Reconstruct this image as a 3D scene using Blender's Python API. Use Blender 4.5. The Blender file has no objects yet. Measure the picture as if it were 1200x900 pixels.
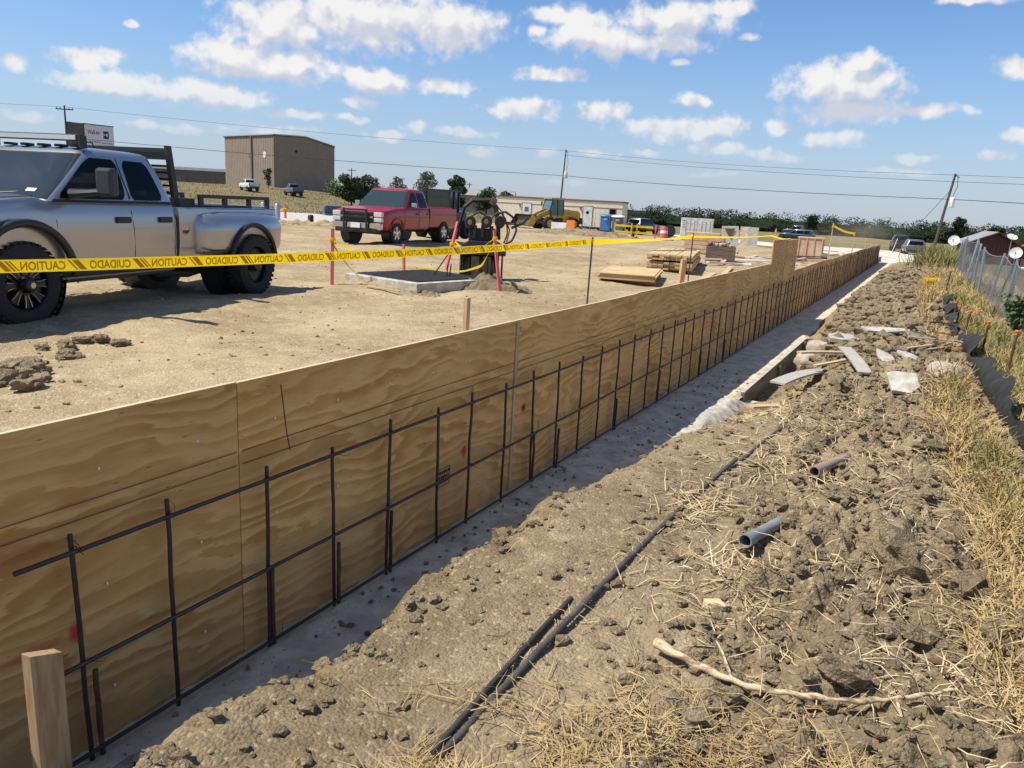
import bpy, bmesh, math, random
import numpy as np
from mathutils import Vector, Matrix
random.seed(7)
R_ = math.radians
sc = bpy.context.scene
COL = sc.collection

# ---------------------------------------------------------------- camera
EYE = 1.98
cam_d = bpy.data.cameras.new('camera'); cam = bpy.data.objects.new('camera', cam_d); COL.objects.link(cam)
cam_d.sensor_fit = 'HORIZONTAL'; cam_d.sensor_width = 36.0; cam_d.lens = 27.0
cam_d.clip_start = 0.05; cam_d.clip_end = 6000
_up = Vector((210.0, -3850.0, -900.0)).normalized()          # world up, in image axes (x right, y down, z forward)
_yd = Vector((495.0, -183.4, 900.0)); _yd = (_yd - _yd.dot(_up) * _up).normalized()   # the wall's direction
_xd = _yd.cross(_up)
Rw = Matrix((_xd, _yd, _up))
cx, cy, cz = Rw @ Vector((1, 0, 0)), Rw @ Vector((0, -1, 0)), Rw @ Vector((0, 0, -1))
cam.matrix_world = Matrix(((cx.x, cy.x, cz.x, 0), (cx.y, cy.y, cz.y, 0), (cx.z, cy.z, cz.z, EYE), (0, 0, 0, 1)))
sc.camera = cam

# ---------------------------------------------------------------- sun, sky, exposure
SUN_TO = Vector((-0.50, -0.36, 1.0)).normalized()
el = math.asin(SUN_TO.z); rot = math.atan2(SUN_TO.x, SUN_TO.y) % (2 * math.pi)
sd = bpy.data.lights.new('sun', 'SUN'); sd.energy = 4.6; sd.angle = R_(0.53); sd.color = (1.0, 0.94, 0.84)
sun = bpy.data.objects.new('sun', sd); COL.objects.link(sun)
sun.rotation_euler = (-SUN_TO).to_track_quat('-Z', 'Y').to_euler()
sc.view_settings.view_transform = 'Standard'; sc.view_settings.look = 'None'
sc.view_settings.exposure = 0.42; sc.view_settings.gamma = 1.0; sc.view_settings.use_curve_mapping = False
sc.render.engine = 'CYCLES'
sc.cycles.max_bounces = 6; sc.cycles.diffuse_bounces = 3; sc.cycles.glossy_bounces = 3
sc.cycles.transmission_bounces = 4; sc.cycles.transparent_max_bounces = 8; sc.cycles.volume_bounces = 1

W = bpy.data.worlds.new('World'); sc.world = W; W.use_nodes = True
wt = W.node_tree; wn = wt.nodes; wl = wt.links; wn.clear()

class NG:
    """tiny helper for chaining math nodes"""
    def __init__(s, t): s.t = t
    def put(s, n, i, v):
        if isinstance(v, (int, float, tuple)): n.inputs[i].default_value = v
        else: s.t.links.new(v, n.inputs[i])
    def m(s, op, *a, clamp=False):
        n = s.t.nodes.new('ShaderNodeMath'); n.operation = op; n.use_clamp = clamp
        for i, v in enumerate(a): s.put(n, i, v)
        return n.outputs[0]
    def vm(s, op, *a, out=0):
        n = s.t.nodes.new('ShaderNodeVectorMath'); n.operation = op
        for i, v in enumerate(a): s.put(n, i, v)
        return n.outputs[out]
    def comb(s, x, y, z):
        n = s.t.nodes.new('ShaderNodeCombineXYZ')
        for i, v in enumerate((x, y, z)): s.put(n, i, v)
        return n.outputs[0]
    def sep(s, v):
        n = s.t.nodes.new('ShaderNodeSeparateXYZ'); s.put(n, 0, v); return n.outputs
    def noise(s, v, scale, detail=4, rough=.55, dist=0.0, out='Fac'):
        n = s.t.nodes.new('ShaderNodeTexNoise'); s.put(n, 'Vector', v)
        n.inputs['Scale'].default_value = scale; n.inputs['Detail'].default_value = detail
        n.inputs['Roughness'].default_value = rough; n.inputs['Distortion'].default_value = dist
        return n.outputs[out]
    def mix(s, f, a, b, blend='MIX'):
        n = s.t.nodes.new('ShaderNodeMix'); n.data_type = 'RGBA'; n.blend_type = blend
        s.put(n, 0, f)
        for i, v in ((6, a), (7, b)):
            if isinstance(v, tuple) and len(v) == 3: v = v + (1,)
            s.put(n, i, v)
        return n.outputs[2]
    def ramp(s, f, stops, interp='LINEAR'):
        n = s.t.nodes.new('ShaderNodeValToRGB'); s.put(n, 0, f); r = n.color_ramp; r.interpolation = interp
        while len(r.elements) < len(stops): r.elements.new(0.5)
        for e, (p, c) in zip(r.elements, stops):
            e.position = p; e.color = (c if len(c) == 4 else tuple(c) + (1,)) if isinstance(c, tuple) else (c, c, c, 1)
        return n.outputs[0]
    def mr(s, v, a, b, c=0.0, d=1.0):
        n = s.t.nodes.new('ShaderNodeMapRange'); n.interpolation_type = 'SMOOTHSTEP'
        for i, q in enumerate((v, a, b, c, d)): s.put(n, i, q)
        return n.outputs[0]

# cumulus field: each cloud is (azimuth, elevation, half width, half height) in degrees
CLOUDS = [(-44.5,10.5,4.97,2.40,1.00), (-39.2,11.5,6.79,2.78,1.00), (-33.7,11.7,5.40,2.21,1.00), (-47.7,8.4,3.74,1.59,1.00), (-43.7,8.2,3.78,1.38,1.00),
    (-46.1,7.7,5.59,1.00,1.00), (-56.0,7.2,2.34,0.99,1.00), (-54.4,6.0,4.17,1.03,1.00), (-49.1,5.9,4.33,1.07,1.00), (-60.0,6.6,1.17,0.74,1.00),
    (-38.4,7.6,3.01,1.11,1.00), (-33.9,7.8,2.67,0.72,1.00), (-23.1,11.3,4.90,1.50,1.00), (-18.0,12.5,5.35,1.63,1.00), (-25.0,12.5,3.61,0.98,1.00),
    (-14.7,13.3,2.59,0.83,1.00), (-19.0,11.1,4.48,1.00,1.00), (-26.0,8.9,2.94,0.59,1.00), (-28.0,6.6,3.11,0.87,1.00), (-22.3,6.8,2.40,0.80,1.00),
    (-17.3,5.7,4.28,0.94,1.00), (-14.1,6.0,2.29,0.92,1.00), (-6.8,8.7,4.54,1.71,1.00), (-6.2,9.8,2.27,1.08,1.00), (-5.8,7.0,4.78,0.93,1.00),
    (-1.3,7.0,2.65,0.54,1.00), (-6.5,5.3,2.67,0.64,1.00), (2.7,9.5,1.27,0.78,1.00), (3.7,5.6,0.88,0.58,1.00), (2.7,4.6,1.20,0.42,0.75),
    (-10.5,6.1,1.23,0.58,1.00), (-16.2,7.5,1.80,0.52,0.50), (-10.5,4.2,2.46,0.60,0.50), (-37.3,4.2,1.47,0.48,0.75), (-35.4,5.0,1.07,0.54,0.75),
    (-26.1,3.7,1.23,0.42,0.75), (-39.4,6.2,1.57,0.46,0.75), (-0.1,13.2,3.00,0.38,0.75), (-30.4,3.6,1.51,0.49,0.75), (-59.6,3.7,1.80,0.41,0.75),
    (-39.7,5.0,1.18,0.40,0.75), (-18.9,4.1,1.33,0.41,0.75), (-1.9,4.2,1.64,0.38,0.75), (-12.8,11.5,0.80,0.37,0.75), (-53.7,9.6,0.76,0.29,0.75),
    (-17.1,10.0,0.77,0.32,0.75), (-27.2,11.6,1.19,0.56,1.00), (-46.2,4.1,3.75,0.46,0.50), (-51.5,3.7,3.51,0.45,0.50), (-32.3,4.8,2.72,0.41,0.50),
    (-43.7,5.1,2.54,0.40,0.50), (-22.5,3.8,1.63,0.35,0.75), (-24.8,1.7,2.06,0.28,0.75), (-13.5,2.8,2.56,0.27,0.75), (-14.3,4.6,2.18,0.54,0.75),
    (-2.8,3.4,2.76,0.32,0.75)]
grp = bpy.data.node_groups.new('cloud_density', 'ShaderNodeTree')
grp.interface.new_socket('az_el', in_out='INPUT', socket_type='NodeSocketVector')
grp.interface.new_socket('density', in_out='OUTPUT', socket_type='NodeSocketFloat')
gi = grp.nodes.new('NodeGroupInput'); go = grp.nodes.new('NodeGroupOutput')
G = NG(grp)
q = gi.outputs[0]
w1 = G.vm('SUBTRACT', G.noise(q, 0.16, 1, .5, out='Color'), (.5, .5, .5))
w2 = G.vm('SUBTRACT', G.noise(q, 0.55, 2, .6, out='Color'), (.5, .5, .5))
qw = G.vm('ADD', q, G.vm('MULTIPLY_ADD', w1, (1.5, .8, 0), G.vm('MULTIPLY', w2, (1.1, .75, 0))))
def blobs(lst, qv):
    mn = None
    for (a, e, hw, hh, stg) in lst:
        d = G.vm('LENGTH', G.vm('MULTIPLY_ADD', qv, (1 / hw, 1 / hh, 0.0), (-a / hw, -e / hh, 0.0)), out=1)
        mn = d if mn is None else G.m('MINIMUM', mn, d)
    return G.m('SUBTRACT', 1.0, mn)
acc = blobs(CLOUDS, qw)
# elsewhere round the sky the same kind of clouds go on
sx, sy, sz = G.sep(q)
far = G.m('SUBTRACT', G.noise(G.vm('MULTIPLY', qw, (.055, .12, 1)), 1.0, 2, .5), 0.56)
far = G.m('MULTIPLY', far, 5.0)
offaz = G.m('ABSOLUTE', G.m('ADD', sx, 27.0))
acc = G.m('MAXIMUM', acc, G.m('SUBTRACT', far, G.mr(offaz, 40.0, 52.0, 3.0, 0.0)))
fb = G.noise(q, 0.8, 5, .56)
dens = G.m('MULTIPLY_ADD', G.m('SUBTRACT', fb, .5), 1.55, acc)
grp.links.new(dens, go.inputs[0])
grp2 = bpy.data.node_groups.new('cloud_shade', 'ShaderNodeTree')
grp2.interface.new_socket('az_el', in_out='INPUT', socket_type='NodeSocketVector')
grp2.interface.new_socket('density', in_out='OUTPUT', socket_type='NodeSocketFloat')
gi = grp2.nodes.new('NodeGroupInput'); go = grp2.nodes.new('NodeGroupOutput'); G = NG(grp2)
q = gi.outputs[0]
w2 = G.vm('SUBTRACT', G.noise(q, 0.55, 1, .6, out='Color'), (.5, .5, .5))
acc = blobs([c for c in CLOUDS if c[3] > 1.0], G.vm('MULTIPLY_ADD', w2, (1.1, .75, 0), q))
grp2.links.new(G.m('MULTIPLY_ADD', G.m('SUBTRACT', G.noise(q, 0.8, 2, .5), .5), 1.5, G.m('MAXIMUM', acc, -.35)), go.inputs[0])

G = NG(wt)
tc = wn.new('ShaderNodeTexCoord'); dx, dy, dz = G.sep(tc.outputs['Generated'])
az = G.m('MULTIPLY', G.m('ARCTAN2', dx, dy), 57.2958)
elv = G.m('MULTIPLY', G.m('ARCSINE', dz), 57.2958)
def dens_at(gr, da, de):
    n = wn.new('ShaderNodeGroup'); n.node_tree = gr
    wl.new(G.comb(G.m('ADD', az, da), G.m('ADD', elv, de), 0.0), n.inputs[0]); return n.outputs[0]
d0 = dens_at(grp, 0.0, 0.0); d0s = dens_at(grp2, 0.0, 0.0); d1 = dens_at(grp2, -0.45, 0.8)
cov = G.m('MULTIPLY', G.mr(d0, -0.04, 0.62), G.mr(elv, 1.0, 8.0, 0.12, 0.95))
lit = G.m('MULTIPLY_ADD', G.m('SUBTRACT', d0, d0s), .18, G.m('SUBTRACT', d0s, d1))
lit = G.mr(lit, -0.32, 0.40)
sky = wn.new('ShaderNodeTexSky'); sky.sky_type = 'NISHITA'; sky.sun_disc = False
sky.sun_elevation = el; sky.sun_rotation = rot; sky.altitude = 150; sky.air_density = 1.0; sky.dust_density = 0.25; sky.ozone_density = 2.5
hs = wn.new('ShaderNodeHueSaturation'); hs.inputs['Saturation'].default_value = 1.12; wl.new(G.mix(1.0, sky.outputs[0], (.95, .99, 1.08), 'MULTIPLY'), hs.inputs['Color'])
CLOUD_W = G.mix(lit, (4.7, 4.85, 5.5), (7.0, 6.85, 6.7))
haze_f = G.m('MULTIPLY', G.mr(elv, 13.0, -1.0), .72)
skyc = G.mix(haze_f, hs.outputs[0], (2.75, 3.4, 4.75))
colr = G.mix(cov, skyc, CLOUD_W)
bg = wn.new('ShaderNodeBackground'); bg.inputs['Strength'].default_value = 0.10
wl.new(colr, bg.inputs['Color'])
wo = wn.new('ShaderNodeOutputWorld'); wl.new(bg.outputs[0], wo.inputs[0])
W.cycles.sampling_method = 'MANUAL'; W.cycles.sample_map_resolution = 512

# ---------------------------------------------------------------- materials
MATS = {}
def mat(name, col, rough=.7, metal=0.0, col2=None, scale=6.0, detail=5, amt=(.35, .65), bump=0.0, bscale=30.0, bdist=.01,
        stretch=None, coat=0.0, spec=.5, trans=0.0, alpha=1.0, dust=None):
    if name in MATS: return MATS[name]
    m = bpy.data.materials.new(name); m.use_nodes = True; MATS[name] = m
    t = m.node_tree; b = t.nodes['Principled BSDF']; g = NG(t)
    b.inputs['Roughness'].default_value = rough; b.inputs['Metallic'].default_value = metal
    b.inputs['Specular IOR Level'].default_value = spec; b.inputs['Coat Weight'].default_value = coat
    b.inputs['Transmission Weight'].default_value = trans; b.inputs['Alpha'].default_value = alpha
    b.inputs['Coat Roughness'].default_value = .06
    tcn = t.nodes.new('ShaderNodeTexCoord'); v = tcn.outputs['Object']
    if stretch: v = g.vm('MULTIPLY', v, stretch)
    c = None
    if col2 is not None:
        f = g.mr(g.noise(v, scale, detail, .6), amt[0], amt[1])
        c = g.mix(f, col, col2)
    if dust is not None:            # settled dust, thicker low down
        dc, zmax, k = dust
        z = g.sep(tcn.outputs['Object'])[2]
        f = g.m('MULTIPLY', g.mr(z, zmax, 0.0), g.mr(g.noise(tcn.outputs['Object'], 9, 6, .7), .25, .8))
        c = g.mix(g.m('MULTIPLY', f, k), c if c is not None else tuple(col), dc)
    if c is None: b.inputs['Base Color'].default_value = tuple(col) + (1,)
    else: t.links.new(c, b.inputs['Base Color'])
    if bump:
        n = t.nodes.new('ShaderNodeBump'); n.inputs['Strength'].default_value = bump; n.inputs['Distance'].default_value = bdist
        t.links.new(g.noise(v, bscale, 6, .65), n.inputs['Height']); t.links.new(n.outputs[0], b.inputs['Normal'])
    return m

def soil(name, dark, light, pale, s=1.0, bump=.9):
    m = bpy.data.materials.new(name); m.use_nodes = True; MATS[name] = m
    t = m.node_tree; b = t.nodes['Principled BSDF']; g = NG(t)
    b.inputs['Roughness'].default_value = .95; b.inputs['Specular IOR Level'].default_value = .15
    v = t.nodes.new('ShaderNodeNewGeometry').outputs['Position']
    c = g.mix(g.mr(g.noise(v, 1.1 * s, 6, .62), .33, .68), dark, light)
    c = g.mix(g.m('MULTIPLY', g.mr(g.noise(g.vm('MULTIPLY', v, (1.0, .35, 1.0)), .55 * s, 5, .6), .48, .66), .55), c, tuple(x * .85 for x in dark))
    c = g.mix(g.m('MULTIPLY', g.mr(g.noise(v, 7 * s, 6, .7), .45, .75), .65), c, pale)
    c = g.mix(g.m('MULTIPLY', g.mr(g.noise(v, 38 * s, 5, .7), .5, .72), .5), c, tuple(x * .55 for x in dark))
    c = g.mix(g.m('MULTIPLY', g.mr(g.noise(v, 130 * s, 4, .75), .52, .70), .55), c, tuple(x * .45 for x in dark))
    c = g.mix(g.m('MULTIPLY', g.mr(g.noise(v, 90 * s, 4, .75), .56, .72), .5), c, tuple(min(1, x * 1.2) for x in pale))
    vo = t.nodes.new('ShaderNodeTexVoronoi'); vo.inputs['Scale'].default_value = 75 * s; t.links.new(v, vo.inputs['Vector'])
    c = g.mix(g.m('MULTIPLY', g.mr(g.sep(vo.outputs['Color'])[0], .90, .98), .4), c, tuple(min(1, x * 1.35) for x in pale))
    t.links.new(c, b.inputs['Base Color'])
    n1 = t.nodes.new('ShaderNodeBump'); n1.inputs['Strength'].default_value = bump; n1.inputs['Distance'].default_value = .015
    h = g.m('ADD', g.noise(v, 45 * s, 6, .72), g.m('MULTIPLY', vo.outputs['Distance'], -.6))
    h = g.m('MULTIPLY_ADD', g.noise(v, 12 * s, 5, .65), 1.5, h)
    t.links.new(h, n1.inputs['Height']); t.links.new(n1.outputs[0], b.inputs['Normal'])
    return m
M_BANK = soil('bank_soil', (.205, .153, .090), (.335, .258, .155), (.48, .38, .245))
M_YARD = soil('yard_soil', (.30, .222, .125), (.46, .36, .212), (.58, .47, .305), s=.8, bump=.8)
M_CLOD = soil('clod_soil', (.205, .153, .092), (.315, .245, .15), (.44, .35, .23), s=1.3, bump=1.0)

def field_mat():
    m = bpy.data.materials.new('dry_field'); m.use_nodes = True
    t = m.node_tree; b = t.nodes['Principled BSDF']; g = NG(t)
    b.inputs['Roughness'].default_value = 1; b.inputs['Specular IOR Level'].default_value = .1
    v = t.nodes.new('ShaderNodeTexCoord').outputs['Object']
    c = g.mix(g.mr(g.noise(v, .03, 6, .65), .35, .65), (.24, .185, .095), (.165, .145, .07))
    c = g.mix(g.m('MULTIPLY', g.mr(g.noise(g.vm('MULTIPLY', v, (1, .4, 1)), .35, 7, .7), .45, .7), .7), c, (.13, .135, .055))
    c = g.mix(g.m('MULTIPLY', g.mr(g.noise(v, 1.7, 6, .75), .45, .75), .6), c, (.33, .26, .15))
    t.links.new(c, b.inputs['Base Color'])
    n = t.nodes.new('ShaderNodeBump'); n.inputs['Strength'].default_value = .8; n.inputs['Distance'].default_value = .3
    t.links.new(g.noise(v, 2.5, 7, .75), n.inputs['Height']); t.links.new(n.outputs[0], b.inputs['Normal'])
    return m
M_FIELD = field_mat()

def ply_mat(name, knots, tone=1.0, marks=()):
    m = bpy.data.materials.new(name); m.use_nodes = True; MATS[name] = m
    t = m.node_tree; b = t.nodes['Principled BSDF']; g = NG(t)
    b.inputs['Roughness'].default_value = .72; b.inputs['Specular IOR Level'].default_value = .25
    tcn = t.nodes.new('ShaderNodeTexCoord'); v0 = tcn.outputs['Object']
    oi = t.nodes.new('ShaderNodeObjectInfo')
    v = g.vm('ADD', v0, g.vm('MULTIPLY', g.comb(oi.outputs['Random'], oi.outputs['Random'], oi.outputs['Random']), (0.0, 37.0, 11.0)))
    low = g.vm('MULTIPLY', v, (1, .34, 1.1))
    wob = g.noise(low, 1.9, 3, .5)
    x, y, z = g.sep(v)
    ph = g.m('MULTIPLY_ADD', wob, 10.0, g.m('MULTIPLY', z, 13.0))
    ph = g.m('ADD', ph, g.m('MULTIPLY', g.noise(g.vm('MULTIPLY', v, (1, 2.0, 9)), 2.0, 4, .6), 1.2))
    fr = g.m('FRACT', ph)
    band = g.m('MULTIPLY', g.mr(fr, .0, .78), g.mr(fr, 1.0, .86))           # slow rise, sharp late-wood edge
    band = g.m('MULTIPLY', band, g.mr(g.noise(g.vm('MULTIPLY', v, (1, .8, 1.6)), 1.7, 3, .5), .32, .62, .25, 1.0))
    k = tone
    c = g.mix(band, (.82 * k, .49 * k, .185 * k), (.54 * k, .265 * k, .07 * k))
    fine = g.noise(g.vm('MULTIPLY', v, (1, 3, 70)), 3.0, 4, .7)
    c = g.mix(g.m('MULTIPLY', g.mr(fine, .4, .75), .32), c, (.38 * k, .185 * k, .05 * k))
    pat = g.noise(g.vm('MULTIPLY', v, (1, 1.0, 3.0)), 1.1, 4, .6)
    c = g.mix(g.m('MULTIPLY', g.mr(pat, .42, .68), .5), c, (.54 * k, .265 * k, .08 * k))
    c = g.mix(g.m('MULTIPLY', g.mr(g.noise(g.vm('MULTIPLY', v, (1, 1.5, 5)), 2.4, 5, .6), .6, .78), .4), c, (.86 * k, .60 * k, .27 * k))
    if knots:
        vo = t.nodes.new('ShaderNodeTexVoronoi'); vo.inputs['Scale'].default_value = 3.1
        t.links.new(g.vm('ADD', g.vm('MULTIPLY', v, (0, 1.0, 1.0)), g.vm('MULTIPLY', g.noise(v, 9, 2, .5, out='Color'), (0, .05, .05))), vo.inputs['Vector'])
        c = g.mix(g.mr(vo.outputs['Distance'], .13, .05), c, (.16, .075, .03))
    v2 = t.nodes.new('ShaderNodeTexVoronoi'); v2.inputs['Scale'].default_value = 6.0; t.links.new(g.vm('MULTIPLY', v, (0, 1.0, 5.0)), v2.inputs['Vector'])
    c = g.mix(g.m('MULTIPLY', g.mr(v2.outputs['Distance'], .10, .05), .55), c, (.13, .065, .03))
    ge = t.nodes.new('ShaderNodeNewGeometry')
    for (my, mz, sy_, sz_, s_, colr) in marks:      # sprayed layout paint
        d = g.vm('SUBTRACT', ge.outputs['Position'], (0.0, my, mz))
        d = g.vm('MULTIPLY', d, (0.0, 1 / sy_, 1 / sz_))
        d = g.vm('ADD', d, g.vm('MULTIPLY', g.vm('SUBTRACT', g.noise(v0, 14, 4, .6, out='Color'), (.5, .5, .5)), (0, 1.1, 1.1)))
        f = g.m('MULTIPLY', g.mr(g.vm('LENGTH', d, out=1), 1.0, .35), s_)
        c = g.mix(f, c, colr)
    c = g.mix(1.0, c, g.ramp(oi.outputs['Random'], [(0.0, .82), (1.0, 1.05)]), 'MULTIPLY')
    mud = g.m('MULTIPLY', g.mr(g.sep(ge.outputs['Position'])[2], .30, .0), g.mr(g.noise(v0, 6, 6, .7), .42, .7))
    c = g.mix(g.m('MULTIPLY', mud, .3), c, (.36, .29, .19))
    t.links.new(c, b.inputs['Base Color'])
    n = t.nodes.new('ShaderNodeBump'); n.inputs['Strength'].default_value = .25; n.inputs['Distance'].default_value = .004
    t.links.new(fine, n.inputs['Height']); t.links.new(n.outputs[0], b.inputs['Normal'])
    return m
REDP = (.75, .035, .02)
MARKS = [(1.42, .47, .035, .05, .9, REDP), (3.94, .46, .045, .06, .95, REDP), (7.6, .47, .05, .06, .8, REDP), (1.27, .82, .16, .04, .45, (.42, .07, .04)),
         (1.27, .47, .16, .03, .55, (.42, .06, .04)), (11.3, .62, .5, .4, .5, (.40, .12, .06)), (10.2, .5, .2, .25, .4, (.42, .13, .06)), (12.2, .3, .2, .2, .45, (.36, .12, .06))]
M_PLY = ply_mat('plywood_clear', False, 1.08, MARKS)
M_PLYK = ply_mat('plywood_knotty', True, 1.18, MARKS[2:])
M_PLYD = ply_mat('plywood_weathered', True, 1.1)
M_PLY2 = mat('sawn_lumber', (.62, .45, .24), .75, 0, (.48, .32, .15), 3.0, amt=(.3, .7), stretch=(1, 1, 6), bump=.15)
M_EDGE = mat('plywood_edge', (.66, .52, .31), .8, 0, (.48, .34, .18), 40, stretch=(20, .2, 20))
M_LATH = mat('stake_wood', (.60, .40, .20), .8, 0, (.50, .28, .12), 14, stretch=(4, 4, 1), bump=.1)
M_STUD = mat('stud_wood', (.60, .45, .27), .8, 0, (.46, .31, .16), 9, stretch=(5, 5, .6), bump=.15)
M_REBAR = mat('rebar_steel', (.050, .052, .060), .5, .55, (.085, .06, .05), 14, bump=.5, bscale=160, bdist=.003)
M_RUST = mat('rusty_steel', (.10, .045, .025), .85, .2, (.18, .085, .04), 20, bump=.3, bscale=80)
M_WIRE = mat('tie_wire', (.03, .028, .027), .6, .6)
M_CONC = mat('footing_concrete', (.68, .57, .42), .9, 0, (.46, .375, .26), 5, 7, bump=.5, bscale=40, bdist=.01, spec=.2)
M_CONCW = mat('pale_concrete', (.55, .52, .46), .9, 0, (.38, .345, .285), 8, 7, bump=.7, bscale=50, bdist=.01, spec=.2)
M_FORM = mat('form_board_grey', (.20, .17, .14), .85, 0, (.10, .085, .07), 5, stretch=(1, .3, 3), bump=.2)
M_STRAW = mat('straw', (.52, .38, .17), .8, 0, (.36, .245, .10), 4.0, spec=.3)
M_STRAW2 = mat('pale_straw', (.62, .50, .29), .8, 0, (.45, .33, .16), 6.0, spec=.3)
M_GRASS = mat('yellowing_grass', (.30, .245, .085), .8, 0, (.15, .165, .05), .9, spec=.3)
M_WEED = mat('weed_leaf', (.085, .125, .045), .75, 0, (.16, .19, .085), 3, spec=.3)
M_LEAF = mat('tree_leaf', (.035, .06, .020), .75, 0, (.065, .09, .03), .8, spec=.3)
M_LEAF2 = mat('pale_leaf', (.085, .105, .055), .75, 0, (.12, .13, .07), .8, spec=.3)
M_LOADGL = mat('cab_glass', (.10, .17, .18), .08)
M_WOODSD = mat('deep_foliage', (.016, .025, .012), .95, spec=.1)
M_WOODS = mat('far_foliage', (.030, .044, .020), .9, 0, (.050, .060, .028), .08, amt=(.3, .7), spec=.1)
M_BARK = mat('bark', (.10, .075, .055), .9, 0, (.06, .045, .035), 8, bump=.5, bscale=20)
M_FABRIC = mat('silt_fabric', (.012, .012, .013), .9, 0, (.03, .028, .025), 7, bump=.3, bscale=220, bdist=.002)
M_HOSE = mat('black_hose', (.035, .034, .033), .6, 0, (.10, .085, .065), 9, amt=(.45, .8))
M_ROPE = mat('dusty_rope', (.10, .092, .08), .9, 0, (.19, .165, .13), 20, bump=.4, bscale=120)
M_PVC = mat('grey_pvc', (.17, .19, .20), .5, 0, (.27, .27, .26), 12)
M_BRANCH = mat('peeled_branch', (.60, .47, .29), .85, 0, (.24, .155, .09), 22, stretch=(.5, 2, 2), amt=(.45, .62), bump=.5)
M_ORANGE = mat('orange_cap', (.85, .22, .03), .5)
M_YELLOW = mat('tape_yellow', (.86, .62, .015), .35, 0, (.74, .50, .01), 3, spec=.5)
M_TAPETXT = mat('tape_print', (.40, .255, .012), .4, 0, (.46, .30, .012), 8)
def see_through(m, col, f):      # thin plastic lets light through
    t = m.node_tree; b = t.nodes['Principled BSDF']; tr = t.nodes.new('ShaderNodeBsdfTranslucent'); tr.inputs[0].default_value = col
    mx = t.nodes.new('ShaderNodeMixShader'); mx.inputs[0].default_value = f
    t.links.new(b.outputs[0], mx.inputs[1]); t.links.new(tr.outputs[0], mx.inputs[2]); t.links.new(mx.outputs[0], t.nodes['Material Output'].inputs[0])
see_through(M_YELLOW, (.95, .68, .01, 1), .5); see_through(M_TAPETXT, (.42, .27, .01, 1), .4)
M_PINK = mat('pink_paint', (.72, .10, .13), .65, 0, (.58, .13, .13), 12)
M_SILVER = mat('silver_paint', (.40, .405, .415), .32, .75, None, coat=.8, dust=((.38, .32, .25), 1.05, .85))
M_REDC = mat('red_paint', (.30, .005, .011), .35, .0, None, coat=.35, dust=((.30, .22, .16), .9, .5))
M_BLACKP = mat('black_trim', (.016, .016, .017), .5)
M_DKPLAST = mat('dark_plastic', (.030, .030, .032), .45)
M_GLASS = mat('tinted_glass', (.004, .006, .010), .04, 0, None, spec=.14)
M_WSHIELD = mat('windshield_glass', (.025, .03, .033), .05, 0, None, spec=.45)
M_GREENGL = mat('green_glass', (.025, .042, .04), .05, 0, None, spec=.8)
M_TYRE = mat('tyre_rubber', (.018, .018, .019), .85, 0, (.06, .05, .04), 8, amt=(.5, .9), bump=.5, bscale=45)
M_RIMB = mat('black_rim', (.012, .012, .013), .25, .3)
M_CHROME = mat('chrome', (.62, .62, .63), .15, 1.0)
M_ALU = mat('polished_alloy', (.45, .45, .46), .28, .9)
M_LAMPW = mat('lamp_lens', (.60, .62, .64), .08, 0, None, spec=.8)
M_LAMPR = mat('red_lens', (.35, .01, .01), .15)
M_WHITE = mat('white_paint', (.76, .76, .74), .5, 0, (.62, .60, .56), 2)
M_WPAPER = mat('white_print', (.80, .80, .79), .6)
M_TANL = mat('tan_cladding', (.30, .235, .175), .6, 0, (.27, .21, .155), .6)
M_BROWNW = mat('brown_cladding', (.15, .125, .10), .7, 0, (.12, .10, .085), .4)
M_TRIM = mat('roof_trim', (.16, .135, .11), .6)
M_CREAM = mat('cream_siding', (.80, .71, .53), .6, 0, (.74, .65, .48), .8)
M_LOADER = mat('loader_yellow', (.60, .34, .02), .5, .1, (.42, .26, .05), 3)
M_STEEL = mat('dusty_steel', (.23, .185, .12), .7, .3, (.12, .10, .075), 4, bump=.2)
M_BLACKM = mat('machine_black', (.020, .019, .018), .5, .1, (.07, .058, .042), 5, amt=(.5, .85))
M_BUCKET = mat('bucket_steel', (.10, .075, .05), .7, .4, (.06, .05, .04), 3)
M_BLUE = mat('blue_plastic', (.06, .20, .45), .5)
M_GREYP = mat('grey_plastic', (.13, .14, .17), .5)
M_GRATE = mat('dark_grate', (.035, .033, .032), .8, .1, (.06, .055, .05), 10)
M_GALV = mat('galvanised', (.42, .45, .47), .45, .8)
M_BARN = mat('red_barn_wood', (.16, .055, .032), .85, 0, (.10, .045, .030), 2.5, stretch=(6, 6, .6))
M_TINR = mat('tin_roof', (.42, .42, .41), .5, .3, (.32, .29, .26), 1.5)
M_POLE = mat('pole_wood', (.060, .048, .040), .9, 0, (.10, .08, .065), 4, stretch=(4, 4, .3))
M_CABLE = mat('cable', (.025, .025, .027), .7)
M_CRATE = mat('crate_board', (.12, .085, .062), .85, 0, (.19, .14, .10), 6, stretch=(.5, .5, 4))
M_PINKW = mat('pink_board', (.50, .26, .20), .85, 0, (.62, .47, .36), 2)
M_ROAD = mat('caliche', (.62, .57, .48), .95, 0, (.50, .44, .35), .35, 7, spec=.1)
M_REDTXT = mat('red_print', (.55, .02, .03), .6)
M_DARKV = mat('dark_car_paint', (.025, .028, .035), .3, .2, None, coat=.7)
M_GREYV = mat('grey_car_paint', (.16, .165, .17), .35, .6, None, coat=.6)
M_BLUEV = mat('navy_car_paint', (.018, .03, .06), .3, .2, None, coat=.7)
M_STAMP = mat('ink', (.05, .035, .02), .8)
M_CHALK = mat('chalk_line', (.20, .075, .05), .9)
M_STONE = mat('pale_stone', (.46, .40, .32), .9, 0, (.34, .28, .21), 12, bump=.5, bscale=30)

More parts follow.
